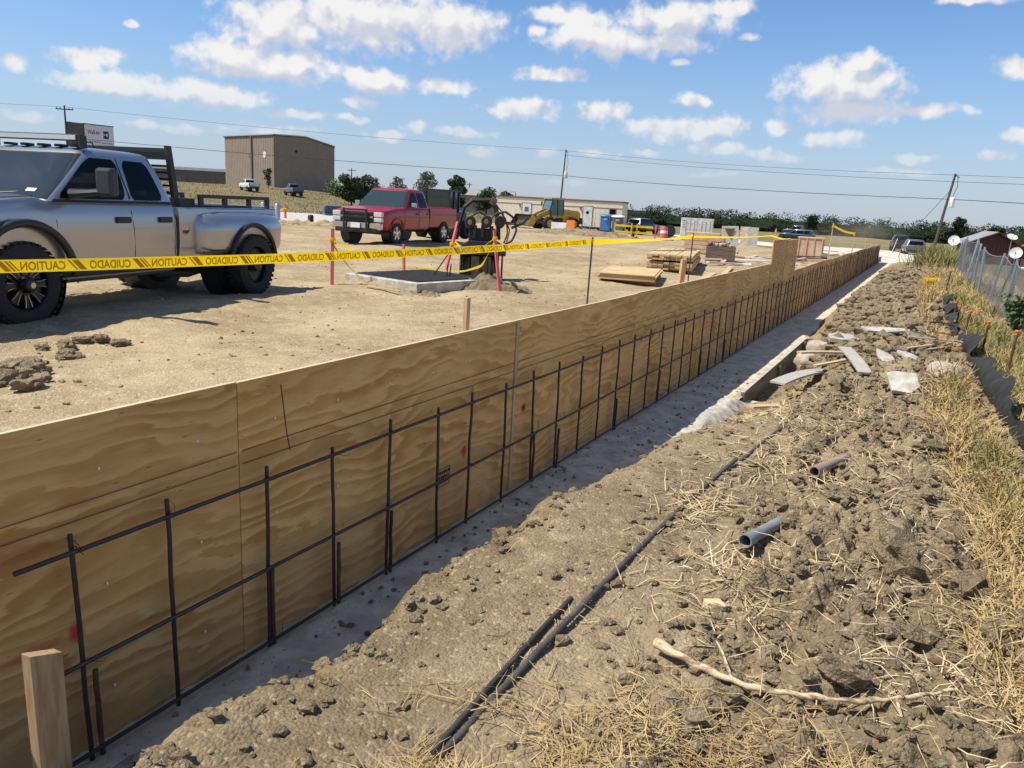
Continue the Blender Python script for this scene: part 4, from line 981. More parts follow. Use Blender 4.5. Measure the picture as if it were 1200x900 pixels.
hose([(.18, .2, 1.60), (.42, .1, 1.40), (.62, .0, 1.05), (.56, -.05, .82)], .015)
hose([(-.3, -.1, 1.28), (-.1, -.3, 1.38), (.08, -.2, 1.3)], .014); hose([(.66, .0, 1.10), (.92, .1, 1.20), (1.02, .15, 1.32)], .03)

# ---------------------------------------------------------------- timber beside the wall
def stack(name, loc, rz, L, Wd, layers, th, label, m, cat='timber stack', jit=.03, bearers=True, tilt=0):
    r = empty(name, loc, rz, label, cat); z = .09 if bearers else 0
    if bearers:
        for yy_ in (.15 * L, .85 * L): MB().box((0, yy_, .045), (Wd, .09, .09)).build('bearer', M_LATH, r)
    for k in range(layers):
        o = MB().box((0, L / 2, th / 2), (Wd, L, th - .003)).build('sheet', m, r); o.location = (random.uniform(-jit, jit), random.uniform(-jit, jit), z); o.rotation_euler = (0, 0, random.uniform(-.02, .02)); z += th
    return r
stack('plywood_stack', (-5.70, 15.95, .42), R_(14), 2.44, 1.22, 7, .019, 'low stack of pale plywood sheets on the dirt behind the wall', M_PLY2, 'plywood stack', .03)
lum = empty('lumber_pile', (-6.02, 20.1, .42), R_(12), 'tall pile of long sawn lumber bundles on bearers behind the plywood stack', 'lumber pile')
for yy_ in (.5, 2.4, 4.3): MB().box((0, yy_, .045), (1.3, .09, .09)).build('bearer', M_LATH, lum)
for ly in range(7):
    if ly == 4: MB().box((0, 2.4, .09 + 4 * .05 + .02), (1.25, .08, .04)).build('bearer', M_LATH, lum)
    for k in range(8):
        L = 4.8 - random.uniform(0, .25) - (.5 if ly > 4 else 0)
        o = MB().box((0, L / 2, 0), (.138, L, .046)).build('board', M_PLY2 if (k + ly) % 3 else M_STUD, lum)
        o.location = (-.53 + k * .15, random.uniform(-.12, .05), .115 + ly * .05 + (.05 if ly > 3 else 0)); o.rotation_euler = (0, 0, random.uniform(-.008, .008))
MB().tube([(-.5, .3, .56), (.1, .1, .60), (.5, 1.2, .60), (.55, 2.2, .56)], .012, 5).build('strap', M_BLACKP, lum)
for i, (x, y_, L, a) in enumerate(((-4.55, 17.2, 3.2, 6), (-4.25, 18.0, 3.6, 2), (-4.0, 16.8, 2.6, 4), (-3.75, 19.4, 3.4, 0), (-4.7, 20.6, 3.0, 9), (-3.6, 10.2, 2.4, 3), (-3.2, 7.4, 2.4, 2), (-3.05, 8.2, 3.0, -1))):
    o = MB().box((0, L / 2, .02), (.14, L, .038)).build('loose_board', M_PLY2 if i % 2 else M_STUD); o.location = (x, y_, yz(x, y_ + L / 2) + .035 + .04 * (i % 2)); o.rotation_euler = (R_(.6), 0, R_(a))
    tag(o, 'loose sawn board lying along the back of the form wall', 'board', 'loose boards behind the wall')
cr = empty('wooden_crate', (-6.15, 26.2, .42), R_(14), 'dark brown plank crate filled with rubble beyond the lumber pile', 'crate')
for k in range(4):
    MB().box((0, -.40, .08 + k * .145), (.92, .03, .138)).build('plank', M_CRATE, cr); MB().box((0, .40, .08 + k * .145), (.92, .03, .138)).build('plank', M_CRATE, cr)
    for sx in (-.455, .455): MB().box((sx, 0, .08 + k * .145), (.03, .77, .138)).build('plank', M_CRATE, cr)
MB().box((0, 0, .3), (.86, .74, .5)).build('fill', M_BARK, cr)
def lump(r, seed, sub=2, sq=(1, 1, .75), amp=.28, f=2.2):
    bm = bmesh.new(); bmesh.ops.create_icosphere(bm, subdivisions=sub, radius=1.0); rs = random.Random(seed); o = Vector((rs.uniform(0, 90), rs.uniform(0, 90), rs.uniform(0, 90)))
    from mathutils import noise as mn
    V = []
    for v in bm.verts:
        p = v.co; k = 1 + amp * mn.noise(p * f * .6 + o) * 1.6 + amp * .6 * mn.noise(p * f * 1.7 + o)
        c = p * k; m_ = max(abs(c.x), abs(c.y), abs(c.z)); c = c.lerp(c / max(m_, .01) * .86, .35)       # blocky, not round
        V.append((c.x * r * sq[0], c.y * r * sq[1], c.z * r * sq[2]))
    F = [tuple(v.index for v in f_.verts) for f_ in bm.faces]; bm.free(); return V, F
for k in range(16):
    V, F = lump(random.uniform(.05, .11), k, 1); o = MB().add(V, F).build('rubble', M_CLOD if k % 2 else M_STONE, cr); o.location = (random.uniform(-.4, .4), random.uniform(-.33, .33), .60 + random.uniform(-.03, .10))
# far timber odds and ends
pb = empty('form_box', (-4.85, 38.0, lz(-4.85, 38)), R_(5), 'low pinkish plywood box of forms beyond the tall wall sheets', 'form box')
MB().box((0, 0, .45), (1.1, 1.1, .85)).build('panel', M_PINKW, pb, bev=.01); MB().box((0, 0, .90), (1.16, 1.16, .05)).build('lid', M_PLY2, pb)
for k in range(4): MB().box((-.5 + k * .33, -.57, .45), (.05, .03, .85)).build('batten', M_STUD, pb)
p2 = empty('form_box', (-8.2, 33.2, lz(-8.2, 33)), R_(10), 'low pink plywood panels stacked behind the brown crate', 'form box')
for k in range(5): MB().box((-.1 * k, .1 * k, .10 + k * .17), (2.2 - .2 * k, 1.3, .15)).build('panel', M_PINKW if k % 2 else M_PLY2, p2)
hp = empty('leaning_panels', (-13.0, 61.5, lz(-13, 61.5)), R_(24), 'pale concrete panels leaning together with one rust-stained face', 'panel stack')
for k, (x, w, m) in enumerate(((-.75, 1.25, M_CONCW), (.25, .55, M_CONC), (.85, .8, M_CONCW))):
    o = MB().box((0, 0, .75), (w, .10, 1.55)).build('panel', m, hp); o.location = (x, -.04 * k, 0); o.rotation_euler = (R_(-14), R_(3 * k - 3), 0)
MB().prism([(-1.2, 1.35), (-.4, 1.35), (-.62, .9), (-.75, .55), (-.95, .9)], -.14, -.125).build('rust_patch', M_RUST, hp).rotation_euler = (R_(-14), R_(-3), 0)
for i, (x, y_, h) in enumerate(((-3.54, 33.2, 1.55), (-2.94, 36.0, 1.25), (-2.7, 39.5, 1.0), (-5.2, 30.4, 1.2), (-4.9, 29.0, 1.0))):
    r = lath('tape_stake', (x, y_, lz(x, y_)), (x + .03, y_, lz(x, y_) + h), ('far tape stake that carries the end of the long tape line', 'far tape stake joined by a short tape nearest the wall end', 'last far tape stake before the end of the wall', 'wood stake with yellow knot just behind the litter of scrap boards', 'wood stake with yellow knot between the crate and the scrap boards')[i], M_STUD, .05, 'far tape stakes', tie=.9)
tape('caution_tape', [(-3.54, 33.2, 1.85), (-3.2, 34.5, 1.62), (-2.94, 36.0, 1.55)], 'short yellow tape between the two far stakes near the wall end', h=.08, n=14)
rng = random.Random(3)
for k in range(34):
    x = rng.uniform(-6.6, -3.2); y_ = rng.uniform(24, 43); L = rng.uniform(.5, 2.0)
    o = MB().box((0, 0, .04), (.14, L, .05)).build('scrap_board', (M_PLY2, M_STUD, M_FORM, M_PINKW, M_WHITE)[k % 5]); o.location = (x, y_, lz(x, y_) + rng.uniform(.02, .12)); o.rotation_euler = (rng.uniform(-.1, .1), 0, rng.uniform(0, 3.1))
    tag(o, ('pale yellow scrap board', 'tan scrap board', 'dark grey scrap board', 'pink scrap board', 'white scrap board')[k % 5] + ' lying in the litter beyond the crate', 'scrap board', 'scrap boards beyond the crate')

# ---------------------------------------------------------------- mid-distance site
tl = empty('site_trailer', (-42.26, 74.61, -.42), math.atan2(2.53, 13.59), 'long cream site office trailer with two white doors and a flat dark eave', 'office trailer')
LT = 13.85
MB().bb((0, 0, .55), (LT, 3.2, 3.30)).build('wall', M_CREAM, tl)
MB().bb((-.05, -.06, 3.12), (LT + .05, 3.26, 3.30)).build('roof', M_TRIM, tl)
MB().bb((0, -.018, 2.50), (LT, -.002, 2.58)).build('trim_board', M_TRIM, tl)
MB().bb((.1, .1, -.2), (LT - .1, 3.1, .55)).build('skirt', M_BLACKP, tl)
for i in range(28): MB().bb((.25 + i * .49, -.010, .6), (.27 + i * .49, -.003, 2.5)).build('siding_rib', M_CREAM, tl)
for x in (3.05, 9.75):
    d = MB().bb((x, -.05, .58), (x + .95, -.004, 2.60)).build('door', M_WHITE, tl); MB().bb((x - .07, -.03, .57), (x + 1.02, -.006, 2.68)).build('frame', M_TRIM, d)
    if x > 5: MB().lathe([(.17, -.06), (0, -.062)], 14, c=(x + .45, 0, 2.0)).build('door_window', M_GLASS, d)
    else: MB().bb((x + .25, -.06, 1.75), (x + .7, -.052, 2.25)).build('notice', M_GREYP, d)
    sp = MB()
    for k in range(4): sp.bb((x - .1, -.35 - .28 * k, .40 - .15 * k), (x + 1.05, -.07 - .28 * k, .45 - .15 * k))
    st = sp.build('steps', M_GREYP, tl)
    for sx in (-.1, 1.05): MB().tube([(x + sx, -.1, .4), (x + sx, -.1, 1.4), (x + sx, -1.2, .75), (x + sx, -1.2, -.1)], .025, 5).build('handrail', M_GALV, st)
    MB().bb((x - .38, -.12, 2.25), (x - .24, -.02, 2.5)).build('door_lamp', M_TRIM, tl)
w_ = MB().bb((12.55, -.03, 1.35), (13.15, -.004, 2.45)).build('window', M_GLASS, tl); MB().bb((12.47, -.022, 1.27), (13.23, -.008, 2.53)).build('frame', M_TRIM, w_); MB().bb((12.55, -.04, 1.87), (13.15, -.031, 1.93)).build('sash_bar', M_CREAM, w_)
# portable toilets
for i, (x, y_, m, lb_) in enumerate(((-29.6, 75.2, M_BLUE, 'blue portable toilet beside the cream trailer'), (-28.3, 75.2, M_GREYP, 'dark grey portable toilet beside the blue one'))):
    r = empty('portable_toilet', (x, y_, lz(x, y_)), R_(14), lb_, 'portable toilet', 'portable toilets'); r.scale = (.95, .95, .84)
    MB().bb((-.55, -.55, .1), (.55, .55, 1.85)).build('cabin', m, r, bev=.03); MB().bb((-.6, -.6, 0), (.6, .6, .1)).build('base', M_BLACKP, r)
    MB().lathe([(.78, 1.84), (.72, 1.97), (.45, 2.08), (0, 2.12)], 14, axis='Z').build('roof', M_WHITE if i else M_BLUE, r, smooth=40)
    d = MB().bb((-.38, -.575, .18), (.38, -.553, 1.75)).build('door', m, r); MB().bb((-.18, -.59, 1.4), (.2, -.577, 1.6)).build('sign', M_WPAPER, d); MB().bb((.26, -.6, .9), (.32, -.577, 1.1)).build('handle', M_BLACKP, d)
    MB().cyl((.4, .4, 1.8), (.4, .4, 2.25), .05).build('vent_pipe', M_BLACKP, r)
# wheel loader
ld = empty('wheel_loader', (-32.9, 68.5, -.25), R_(238), 'yellow wheel loader with a wide raised bucket in front of the trailer', 'loader')
for (x, y_) in ((.55, 1.0), (.55, -1.0), (-2.2, 1.0), (-2.2, -1.0)):
    t = MB().lathe([(.36, -.22), (.58, -.25), (.66, -.16), (.66, .16), (.58, .25), (.36, .22)], 26, close=True).build('wheel', M_TYRE, ld, smooth=35); t.location = (x, y_, .66)
    MB().lathe([(.40, .2 * (1 if y_ > 0 else -1)), (.2, .1 * (1 if y_ > 0 else -1)), (0, .1 * (1 if y_ > 0 else -1))], 18).build('rim', M_LOADER, t)
MB().prism([(-3.2, 1.0), (-3.2, 1.7), (-2.9, 1.95), (-1.2, 2.05), (-1.2, .8), (-2.9, .75)], -.75, .75).build('engine_cover', M_LOADER, ld, bev=.05)
MB().bb((-1.3, -.6, .6), (1.1, .6, 1.15)).build('frame', M_BLACKM, ld); MB().box((-3.25, 0, 1.0), (.25, 1.7, .6)).build('counterweight', M_BLACKM, ld)
cb = MB().prism([(-1.25, 1.3), (.15, 1.3), (.30, 2.0), (.05, 2.95), (-1.15, 2.95)], -.68, .68).build('cab', M_LOADGL, ld)
for (x0, z0, x1, z1) in ((.15, 1.3, .30, 2.0), (.30, 2.0, .05, 2.95), (-1.25, 1.3, -1.15, 2.95), (-.55, 1.3, -.5, 2.95)):
    for y_ in (-.69, .69): MB().tube([(x0, y_, z0), (x1, y_, z1)], .055, 5).build('cab_post', M_BLACKM, cb)
MB().bb((-1.3, -.75, 2.93), (.2, .75, 3.08)).build('cab_roof', M_LOADER, cb); MB().bb((-1.3, -.7, 1.2), (.2, .7, 1.42)).build('cab_sill', M_LOADER, cb)
for y_ in (-.85, .85): MB().box((.25, y_ * 1.15, 2.5), (.06, .2, .3)).build('mirror', M_BLACKM, ld)
for y_ in (-.5, .5):
    MB().prism([(-.1, 1.75), (.25, 2.0), (1.3, 1.55), (2.35, .95), (2.3, .65), (1.1, 1.15)], y_ - .07, y_ + .07).build('lift_arm', M_LOADER, ld)
MB().cyl((.3, 0, 1.7), (1.9, 0, 1.35), .07).build('tilt_ram', M_CHROME, ld)
bpf = [(2.35, 1.35), (2.75, 1.42), (2.62, 1.2), (2.55, .85), (2.72, .55), (3.4, .42), (3.4, .38), (2.65, .42), (2.42, .7)]
MB().prism(bpf, -1.6, 1.6).build('bucket', M_BUCKET, ld)
for y_ in (-1.61, 1.61): MB().prism([(2.75, 1.42), (2.45, 1.2), (2.45, .7), (2.66, .41), (3.4, .40)], y_ - .02, y_ + .02).build('bucket_side', M_LOADER if y_ > 0 else M_BUCKET, ld)
for y_ in (-.75, .75): MB().lathe([(.66, -.34), (.78, -.34), (.78, .34), (.66, .34)], 20, c=(.55, y_ * 1.33, .66)).build('mudguard', M_LOADER, ld) if False else None
# dirt mound before the loader
def mound(name, c, rx, ry, h, seed, label, rz=0.0, clod=.12, m=None):
    xs = np.linspace(-1, 1, 90); ys = np.linspace(-1, 1, 60); X, Y = np.meshgrid(xs, ys)
    d = np.sqrt(X ** 2 + Y ** 2) + .22 * fbm(X * 3, Y * 3, seed, 3)
    Z = h * (1 - sst(0.05, 1.0, d)) * (1 + .5 * fbm(X * 4, Y * 4, seed + 4, 3)) + (clods(X * rx, Y * ry, clod, seed + 9, .75) * .8) * sst(1.0, .75, d) - .12 * sst(.85, 1.0, d)
    V = np.stack([(X * rx).ravel(), (Y * ry).ravel(), Z.ravel()], 1); i = (np.arange(59)[:, None] * 90 + np.arange(89)[None, :]).ravel()
    o = np_obj(name, V, np.stack([i, i + 1, i + 91, i + 90], 1), m or M_BANK); o.location = c; o.rotation_euler = (0, 0, rz); return tag(o, label, 'dirt mound')
mound('dirt_mound', (-22.6, 52.8, lz(-22.6, 52.8) - .05), 5.6, 1.9, .42, 5, 'long low mound of brown dirt in front of the loader', R_(22), .35, M_BANK)
mound('dirt_mound', (-7.1, 12.35, .41), .95, .6, .22, 6, 'heap of grey clods at the corner of the concrete pad', R_(20), .16, M_CLOD)
mound('dirt_mound', (-7.95, 10.95, .40), .9, .28, .09, 8, 'low ridge of clods along the front of the concrete pad', R_(-11), .09)
mound('dirt_mound', (-29.2, 32.0, lz(-29.2, 32) - .03), 6.5, 1.2, .25, 9, 'low dirt ridge along the edge of the white slab', R_(70), .3, M_YARD)
br = empty('traffic_barrier', (-29.6, 64.6, lz(-29.6, 64.6)), R_(20), 'white and orange traffic barrier in front of the loader', 'barrier')
MB().prism([(-.3, 0), (.3, 0), (.12, .75), (-.12, .75)], -1.0, .35, axis='X').build('white_section', M_WHITE, br); MB().prism([(-.3, 0), (.3, 0), (.12, 1.0), (-.12, 1.0)], .36, 1.1, axis='X').build('orange_section', M_ORANGE, br)
# taped-off hydrant
hy = empty('hydrant', (-19.5, 55.2, lz(-19.5, 55.2)), 0, 'black-wrapped hydrant inside the yellow tape enclosure', 'hydrant')
MB().lathe([(.16, 0), (.16, .1), (.11, .12), (.11, .55), (.15, .58), (.17, .72), (.12, .88), (.05, .95), (0, .97)], 16, axis='Z').build('barrel', M_BLACKP, hy, smooth=40)
MB().cyl((-.25, 0, .62), (.25, 0, .62), .07).build('outlets', M_BLACKP, hy)
cs = [(-20.9, 55.0), (-19.2, 53.9), (-18.2, 56.4), (-20.0, 57.4)]
for i, (x, y_) in enumerate(cs):
    lath('wood_stake', (x, y_, lz(x, y_)), (x, y_, lz(x, y_) + 1.1), ('brown tape stake of the hydrant enclosure on the trailer side', 'brown tape stake in front of the hydrant', 'pink tape stake of the hydrant enclosure beside the traffic drum', 'brown tape stake behind the hydrant')[i], M_LATH if i != 2 else M_PINK, .09, 'hydrant stakes')
for z in (.9, .45):
    tape('caution_tape', [(x, y_, lz(x, y_) + z) for (x, y_) in cs + cs[:1]], 'upper yellow tape wrapped round the stakes about the black hydrant' if z > .6 else 'lower yellow tape wrapped round the stakes about the black hydrant', h=.14, n=30, group='tape about the hydrant')
cn = empty('traffic_drum', (-17.6, 56.6, lz(-17.6, 56.6)), 0, 'orange traffic drum beside the taped hydrant', 'traffic drum'); MB().lathe([(.30, 0), (.28, .5), (.24, 1.0), (0, 1.02)], 14, axis='Z').build('drum', M_PINK, cn); MB().lathe([(.285, .55), (.262, .75)], 14, axis='Z').build('band', M_WHITE, cn)
so = empty('cable_spool', (-19.9, 65.3, lz(-19.9, 65.3)), R_(15), 'black round cable spool standing on edge left of the white container', 'spool')
for y_ in (-.3, .3): MB().lathe([(0, y_ - .03), (.55, y_ - .03), (.55, y_ + .03), (0, y_ + .03)], 22, c=(0, 0, .75)).build('flange', M_BLACKP, so)
MB().lathe([(.28, -.3), (.28, .3)], 16, c=(0, 0, .75)).build('core', M_GREYP, so); MB().bb((-.5, -.35, 0), (.5, .35, .22)).build('cradle', M_BLACKP, so)
# storage container
ct = empty('storage_container', (-20.0, 74.6, lz(-20.0, 74.6) - .05), R_(17), 'white steel storage container with ribbed double doors', 'container')
MB().bb((-1.5, 0, .12), (1.5, 3.0, 2.15)).build('shell', M_WHITE, ct)
MB().bb((-1.52, -.03, 2.08), (1.52, 3.02, 2.20)).build('top_rail', M_WHITE, ct); MB().bb((-1.52, -.03, 0), (1.52, 3.02, .13)).build('bottom_rail', M_GREYP, ct)
for sx in (-1, 1):
    d = MB().bb((sx * .04, -.05, .18), (sx * 1.42, -.003, 2.06)).build('door', M_WHITE, ct)
    for q in (.35, .72, 1.12): MB().cyl((sx * q, -.085, .15), (sx * q, -.085, 2.1), .022, n=6).build('lock_rod', M_WHITE, d)
    for q in (.5, 1.15, 1.7): MB().bb((sx * .08, -.062, q), (sx * 1.38, -.052, q + .04)).build('door_rib', M_WHITE, d)
for k in range(4): MB().bb((-1.36, -.056, 1.9 - k * .2), (-1.12, -.0515, 1.98 - k * .2)).build('marking', M_BLUEV, ct)
# slab and posts
sl = MB().box((0, 0, .06), (24, 9, .34)).build('concrete_slab', M_CONCW); sl.location = (-38.5, 41.8, .10); sl.rotation_euler = (0, 0, R_(125)); tag(sl, 'wide pale new concrete slab beyond the silver pickup', 'slab')
for i, (x, y_, h, m, lb_) in enumerate(((-33.2, 33.3, 1.05, M_GALV, 'pale steel bollard at the near edge of the white slab'), (-30.05, 32.6, .55, M_BLACKM, 'short dark bollard on the edge of the white slab'), (-34.6, 33.6, 1.1, M_GALV, 'pale steel bollard beside the tail of the silver pickup'))):
    o = MB().lathe([(.16, -.2), (.16, h), (.12, h + .05), (0, h + .07)], 14, axis='Z').build('bollard', m, smooth=40); o.location = (x, y_, lz(x, y_)); tag(o, lb_, 'bollard', 'bollards by the slab')
lath('pink_stake', (-37.3, 38.1, .25), (-37.3, 38.1, 1.1), 'pink stake on the white slab with a loop of yellow tape', M_PINK, .14, tie=.8)
tape('caution_tape', [(-37.3, 38.1, .95), (-37.6, 37.3, .6), (-38.0, 36.6, .5)], 'yellow tape trailing from the pink stake on the slab', h=.12, n=10)

# ---------------------------------------------------------------- far buildings
def gz(x, y): return float(ground_z(np.array([x], float), np.array([y], float))[0])
bA, bC, bD = Vector((-151.4, 135.2)), Vector((-129.6, 129.3)), Vector((-129.8, 147.0))
wh = empty('metal_warehouse', (bC.x, bC.y, 1.6), math.atan2(bA.y - bC.y, bA.x - bC.x), 'tall windowless tan metal warehouse on the rise behind the pickups', 'warehouse')
LA = (bA - bC).length; LB = 15.5; HT = 12.4
# local x runs along the lit face away from the near corner, local y goes back on the right hand
MB().add([(0, 0, 0), (LA, 0, 0), (LA, -LB, 0), (0, -LB, 0), (0, 0, HT), (LA, 0, HT), (LA, -LB, HT - 1.2), (0, -LB, HT - 1.2), (0, -LB * .5, HT + .25), (LA, -LB * .5, HT + .25)],
         [(0, 1, 5, 4), (1, 2, 6, 9, 5), (2, 3, 7, 6), (3, 0, 4, 8, 7), (4, 5, 9, 8), (8, 9, 6, 7)]).build('wall', M_TANL, wh)
MB().tube([(-.1, .1, HT), (LA + .1, .1, HT)], .22, 4).tube([(-.1, .1, HT), (-.1, -LB * .5, HT + .25), (-.1, -LB, HT - 1.2)], .22, 4).build('eave_trim', M_TRIM, wh)
for k in range(1, 30): MB().bb((k * LA / 30 - .03, .005, .2), (k * LA / 30 + .03, .04, HT - .3)).build('cladding_rib', M_TANL, wh)
for k in range(1, 24): MB().bb((-.04, -k * LB / 24 - .03, .2), (-.005, -k * LB / 24 + .03, HT - 1.0)).build('cladding_rib', M_TANL, wh)
MB().bb((LA * .42, .05, 0), (LA * .42 + .5, .3, HT)).build('downpipe', M_TRIM, wh); MB().bb((-.12, .0, 0), (.05, .15, HT)).build('corner_trim', M_TRIM, wh)
MB().lathe([(.7, .06), (.55, .1), (0, .1)], 14, c=(LA * .18, 0, 8.2)).build('wall_vent', M_WHITE, wh); MB().lathe([(.55, .06), (0, .1)], 14, c=(LA * .47, 0, 8.0)).build('wall_vent', M_TRIM, wh)
MB().lathe([(.35, -.05), (0, -.1)], 12, c=(0, -LB * .35, 9.4), axis='X').build('wall_vent', M_BLACKP, wh)
lowb = empty('low_shed', (-214, 150.0, 1.6), math.atan2(18, 28), 'long low brown shed with a white roof edge left of the warehouse', 'shed')
MB().bb((-25, 0, -1), (34, 14, 5.2)).build('wall', M_BROWNW, lowb); MB().bb((-25.3, -.4, 5.2), (34.3, 14.3, 6.0)).build('roof', M_WHITE, lowb)
MB().bb((14, -.1, 0), (19, -.005, 3.6)).build('door', M_GREYP, lowb)
for k in range(9): MB().bb((-24 + k * 6.5, -.08, 0), (-23.6 + k * 6.5, -.004, 4.5)).build('wall_post', M_TRIM, lowb)
ft2 = empty('low_shed', (-104, 168, .5), R_(25), 'low grey metal shed half hidden behind the trees', 'shed')
MB().bb((-10, 0, -3), (12, 8, 3.2)).build('wall', M_TANL, ft2); MB().prism([(-.6, 3.2), (8.6, 3.2), (4, 5.0)], -10.3, 12.3, axis='X').build('roof', M_TINR, ft2)
# billboard
bbd = empty('billboard', (-121.4, 77.6, gz(-121, 77)), math.atan2(7.2, .6), 'white roadside billboard on posts above the pickup cab', 'billboard')
MB().bb((2.6, -.15, 5.2), (7.3, .0, 8.75)).build('panel', M_WPAPER, bbd); MB().bb((-.2, .1, 5.1), (3.0, .22, 8.85)).build('back_panel', M_BROWNW, bbd)
MB().bb((2.5, -.16, 8.75), (7.4, .05, 8.9)).build('top_trim', M_BLACKP, bbd)
for x in (.4, 2.5, 4.9, 6.8): MB().bb((x, .2, -1), (x + .25, .45, 8.9)).build('post', M_POLE, bbd)
V, F = txt_mesh('Wall-ist', 1.0, .015, .25); o = MB().add([(v[0] * .62 + 2.95, -.17, v[1] * .95 + 7.35) for v in V], F).build('lettering', M_REDTXT, bbd)
MB().bb((5.55, -.17, 6.8), (6.45, -.155, 7.95)).build('logo', M_BLACKP, bbd)
MB().prism([(6.25, 7.75), (5.85, 7.4), (6.25, 7.05)], -.185, -.172).prism([(5.6, 7.7), (5.8, 7.4), (5.6, 7.1)], -.185, -.172).build('logo_arrow', M_WPAPER, bbd)
sm = MB()
for k in range(5): sm.bb((3.2 + k * .38, -.165, 6.1), (3.48 + k * .38, -.155, 6.28)); sm.bb((5.3 + k * .36, -.165, 6.0), (5.56 + k * .36, -.155, 6.16))
sm.build('small_print', M_GREYV, bbd)

# ---------------------------------------------------------------- poles and wires
def upole(base, top, label, arm=None, armdir=(1, 0), xf=False, r=.16, group='utility poles'):
    base = Vector(base); top = Vector(top); p = empty('utility_pole', base, 0, label, 'utility pole', group); d = top - base
    MB().tube([(0, 0, -1), tuple(d * .5), tuple(d)], [r, r * .85, r * .65], 8).build('shaft', M_POLE, p, smooth=40)
    if arm:
        for (f, w) in arm:
            c = d * f; a = Vector((armdir[0], armdir[1], 0)).normalized() * w; o = MB().box(tuple(c), (w * 2, .12, .14), rz=math.atan2(armdir[1], armdir[0])).build('crossarm', M_POLE, p)
            for q in (-.9, -.5, .5, .9): MB().lathe([(.05, .05), (.07, .12), (.05, .25), (0, .27)], 8, axis='Z', c=tuple(c + a * q)).build('insulator', M_GREYV, o)
    if xf:
        c = d * .66 + Vector((.42, 0, 0)); MB().lathe([(0, -.6), (.27, -.6), (.3, -.5), (.3, .35), (.2, .5), (0, .55)], 14, axis='Z', c=tuple(c)).build('transformer', M_WHITE, p, smooth=40)
        MB().tube([tuple(c + Vector((0, 0, .5))), tuple(c + Vector((.3, 0, 1.6))), tuple(d * .97 + Vector((.3, 0, 0)))], .03, 4).build('drop_wire', M_CABLE, p)
        MB().cyl(tuple(d * .99), tuple(d * .97 + Vector((.45, 0, -.15))), .05).build('cutout', M_GREYV, p)
    return p
PL, PC, PR = (-110.2, 70.2), (-56.0, 120.5), (.13, 97.97)
upole((PL[0], PL[1], gz(*PL)), (PL[0], PL[1], 12.2), 'wooden utility pole with a crossarm rising behind the billboard', [(.95, 1.15)], (.8, .6))
upole((PC[0], PC[1], gz(*PC)), (PC[0] + .55, PC[1], 11.3), 'wooden utility pole with a hanging transformer rising behind the trailer', None, xf=True)
upole((PR[0], PR[1], gz(*PR)), (PR[0] + 1.0, PR[1] + .2, 7.75), 'leaning dark utility pole with a white transformer by the gravel road', None, xf=True, r=.17)
for i, (x, y_, zt, a) in enumerate(((-149.2, 178.7, 9.6, 1.2), (-151.6, 200, 6.6, .0), (-124.4, 203, 7.7, .8))):
    upole((x, y_, gz(x, y_)), (x, y_, zt), ('far crossarm pole above the dark trees', 'far bare pole above the red pickup roof', 'far slim pole between the trees and the trailer')[i], [(.93, a)] if a else None, (.8, .6), r=.2, group='far utility poles')
def wire(pts, sag, label, r=.022):
    P = []
    for a, b in zip(pts[:-1], pts[1:]): P += sagline(a, b, sag, 12)[(1 if P else 0):]
    o = MB().tube(P, r, 4).build('overhead_wire', M_CABLE); tag(o, label, 'wire', 'overhead wires')
off = (-190.0, 20.0); far_r = (75.0, 88.0)
wire([(off[0], off[1], 9.0), (PL[0], PL[1], 7.9), (PC[0] + .3, PC[1], 7.1), (PR[0] + .7, PR[1], 5.05), (far_r[0], far_r[1], 4.7)], .35, 'thick lower overhead wire crossing between the utility poles', .034)
wire([(off[0], off[1], 13), (PL[0], PL[1], 12.0), (PC[0] + .5, PC[1], 11.1), (PR[0] + 1.0, PR[1], 7.6), (far_r[0], far_r[1], 7.9)], .5, 'thin topmost overhead wire between the utility poles', .018)
wire([(PC[0] + .5, PC[1], 10.4), (PR[0] + .95, PR[1], 6.9), (far_r[0], far_r[1], 7.2)], .4, 'thin middle overhead wire from the transformer pole to the leaning pole', .020)
MB().cyl((PR[0] + .8, PR[1], 6.0), (-3.6, 92.2, gz(-3.6, 92.2)), .03, n=4).build('guy_wire', M_CABLE)
tag(bpy.data.objects['guy_wire'], 'slanting guy wire from the leaning pole to the road edge', 'wire')
gm = MB().cyl((0, 0, 0), (.35, .4, 1.6), .035, n=6).build('guy_guard', M_WHITE); gm.location = (-3.6, 92.2, gz(-3.6, 92.2)); tag(gm, 'white guard at the foot of the guy wire', 'guy guard')

# ---------------------------------------------------------------- trees
def leaves(n, centers, radii, lsize, seed):
    g = np.random.default_rng(seed); k = len(centers); w = np.array([r[0] * r[1] * r[2] for r in radii]) ** .8; pick = g.choice(k, n, p=w / w.sum())
    d = g.normal(size=(n, 3)); d /= np.linalg.norm(d, axis=1)[:, None]; rad = g.uniform(.25, 1.0, n) ** .5
    C = np.array(centers)[pick] + d * rad[:, None] * np.array(radii)[pick]
    a = g.normal(size=(n, 3)); a /= np.linalg.norm(a, axis=1)[:, None]; b = np.cross(a, g.normal(size=(n, 3))); b /= np.linalg.norm(b, axis=1)[:, None]
    s = lsize * g.uniform(.6, 1.4, n)[:, None]; V = np.stack([C - a * s, C + b * s * .6, C + a * s, C - b * s * .6], 1).reshape(-1, 3)
    i = np.arange(n)[:, None] * 4; return V, i + np.array([[0, 1, 2, 3]])
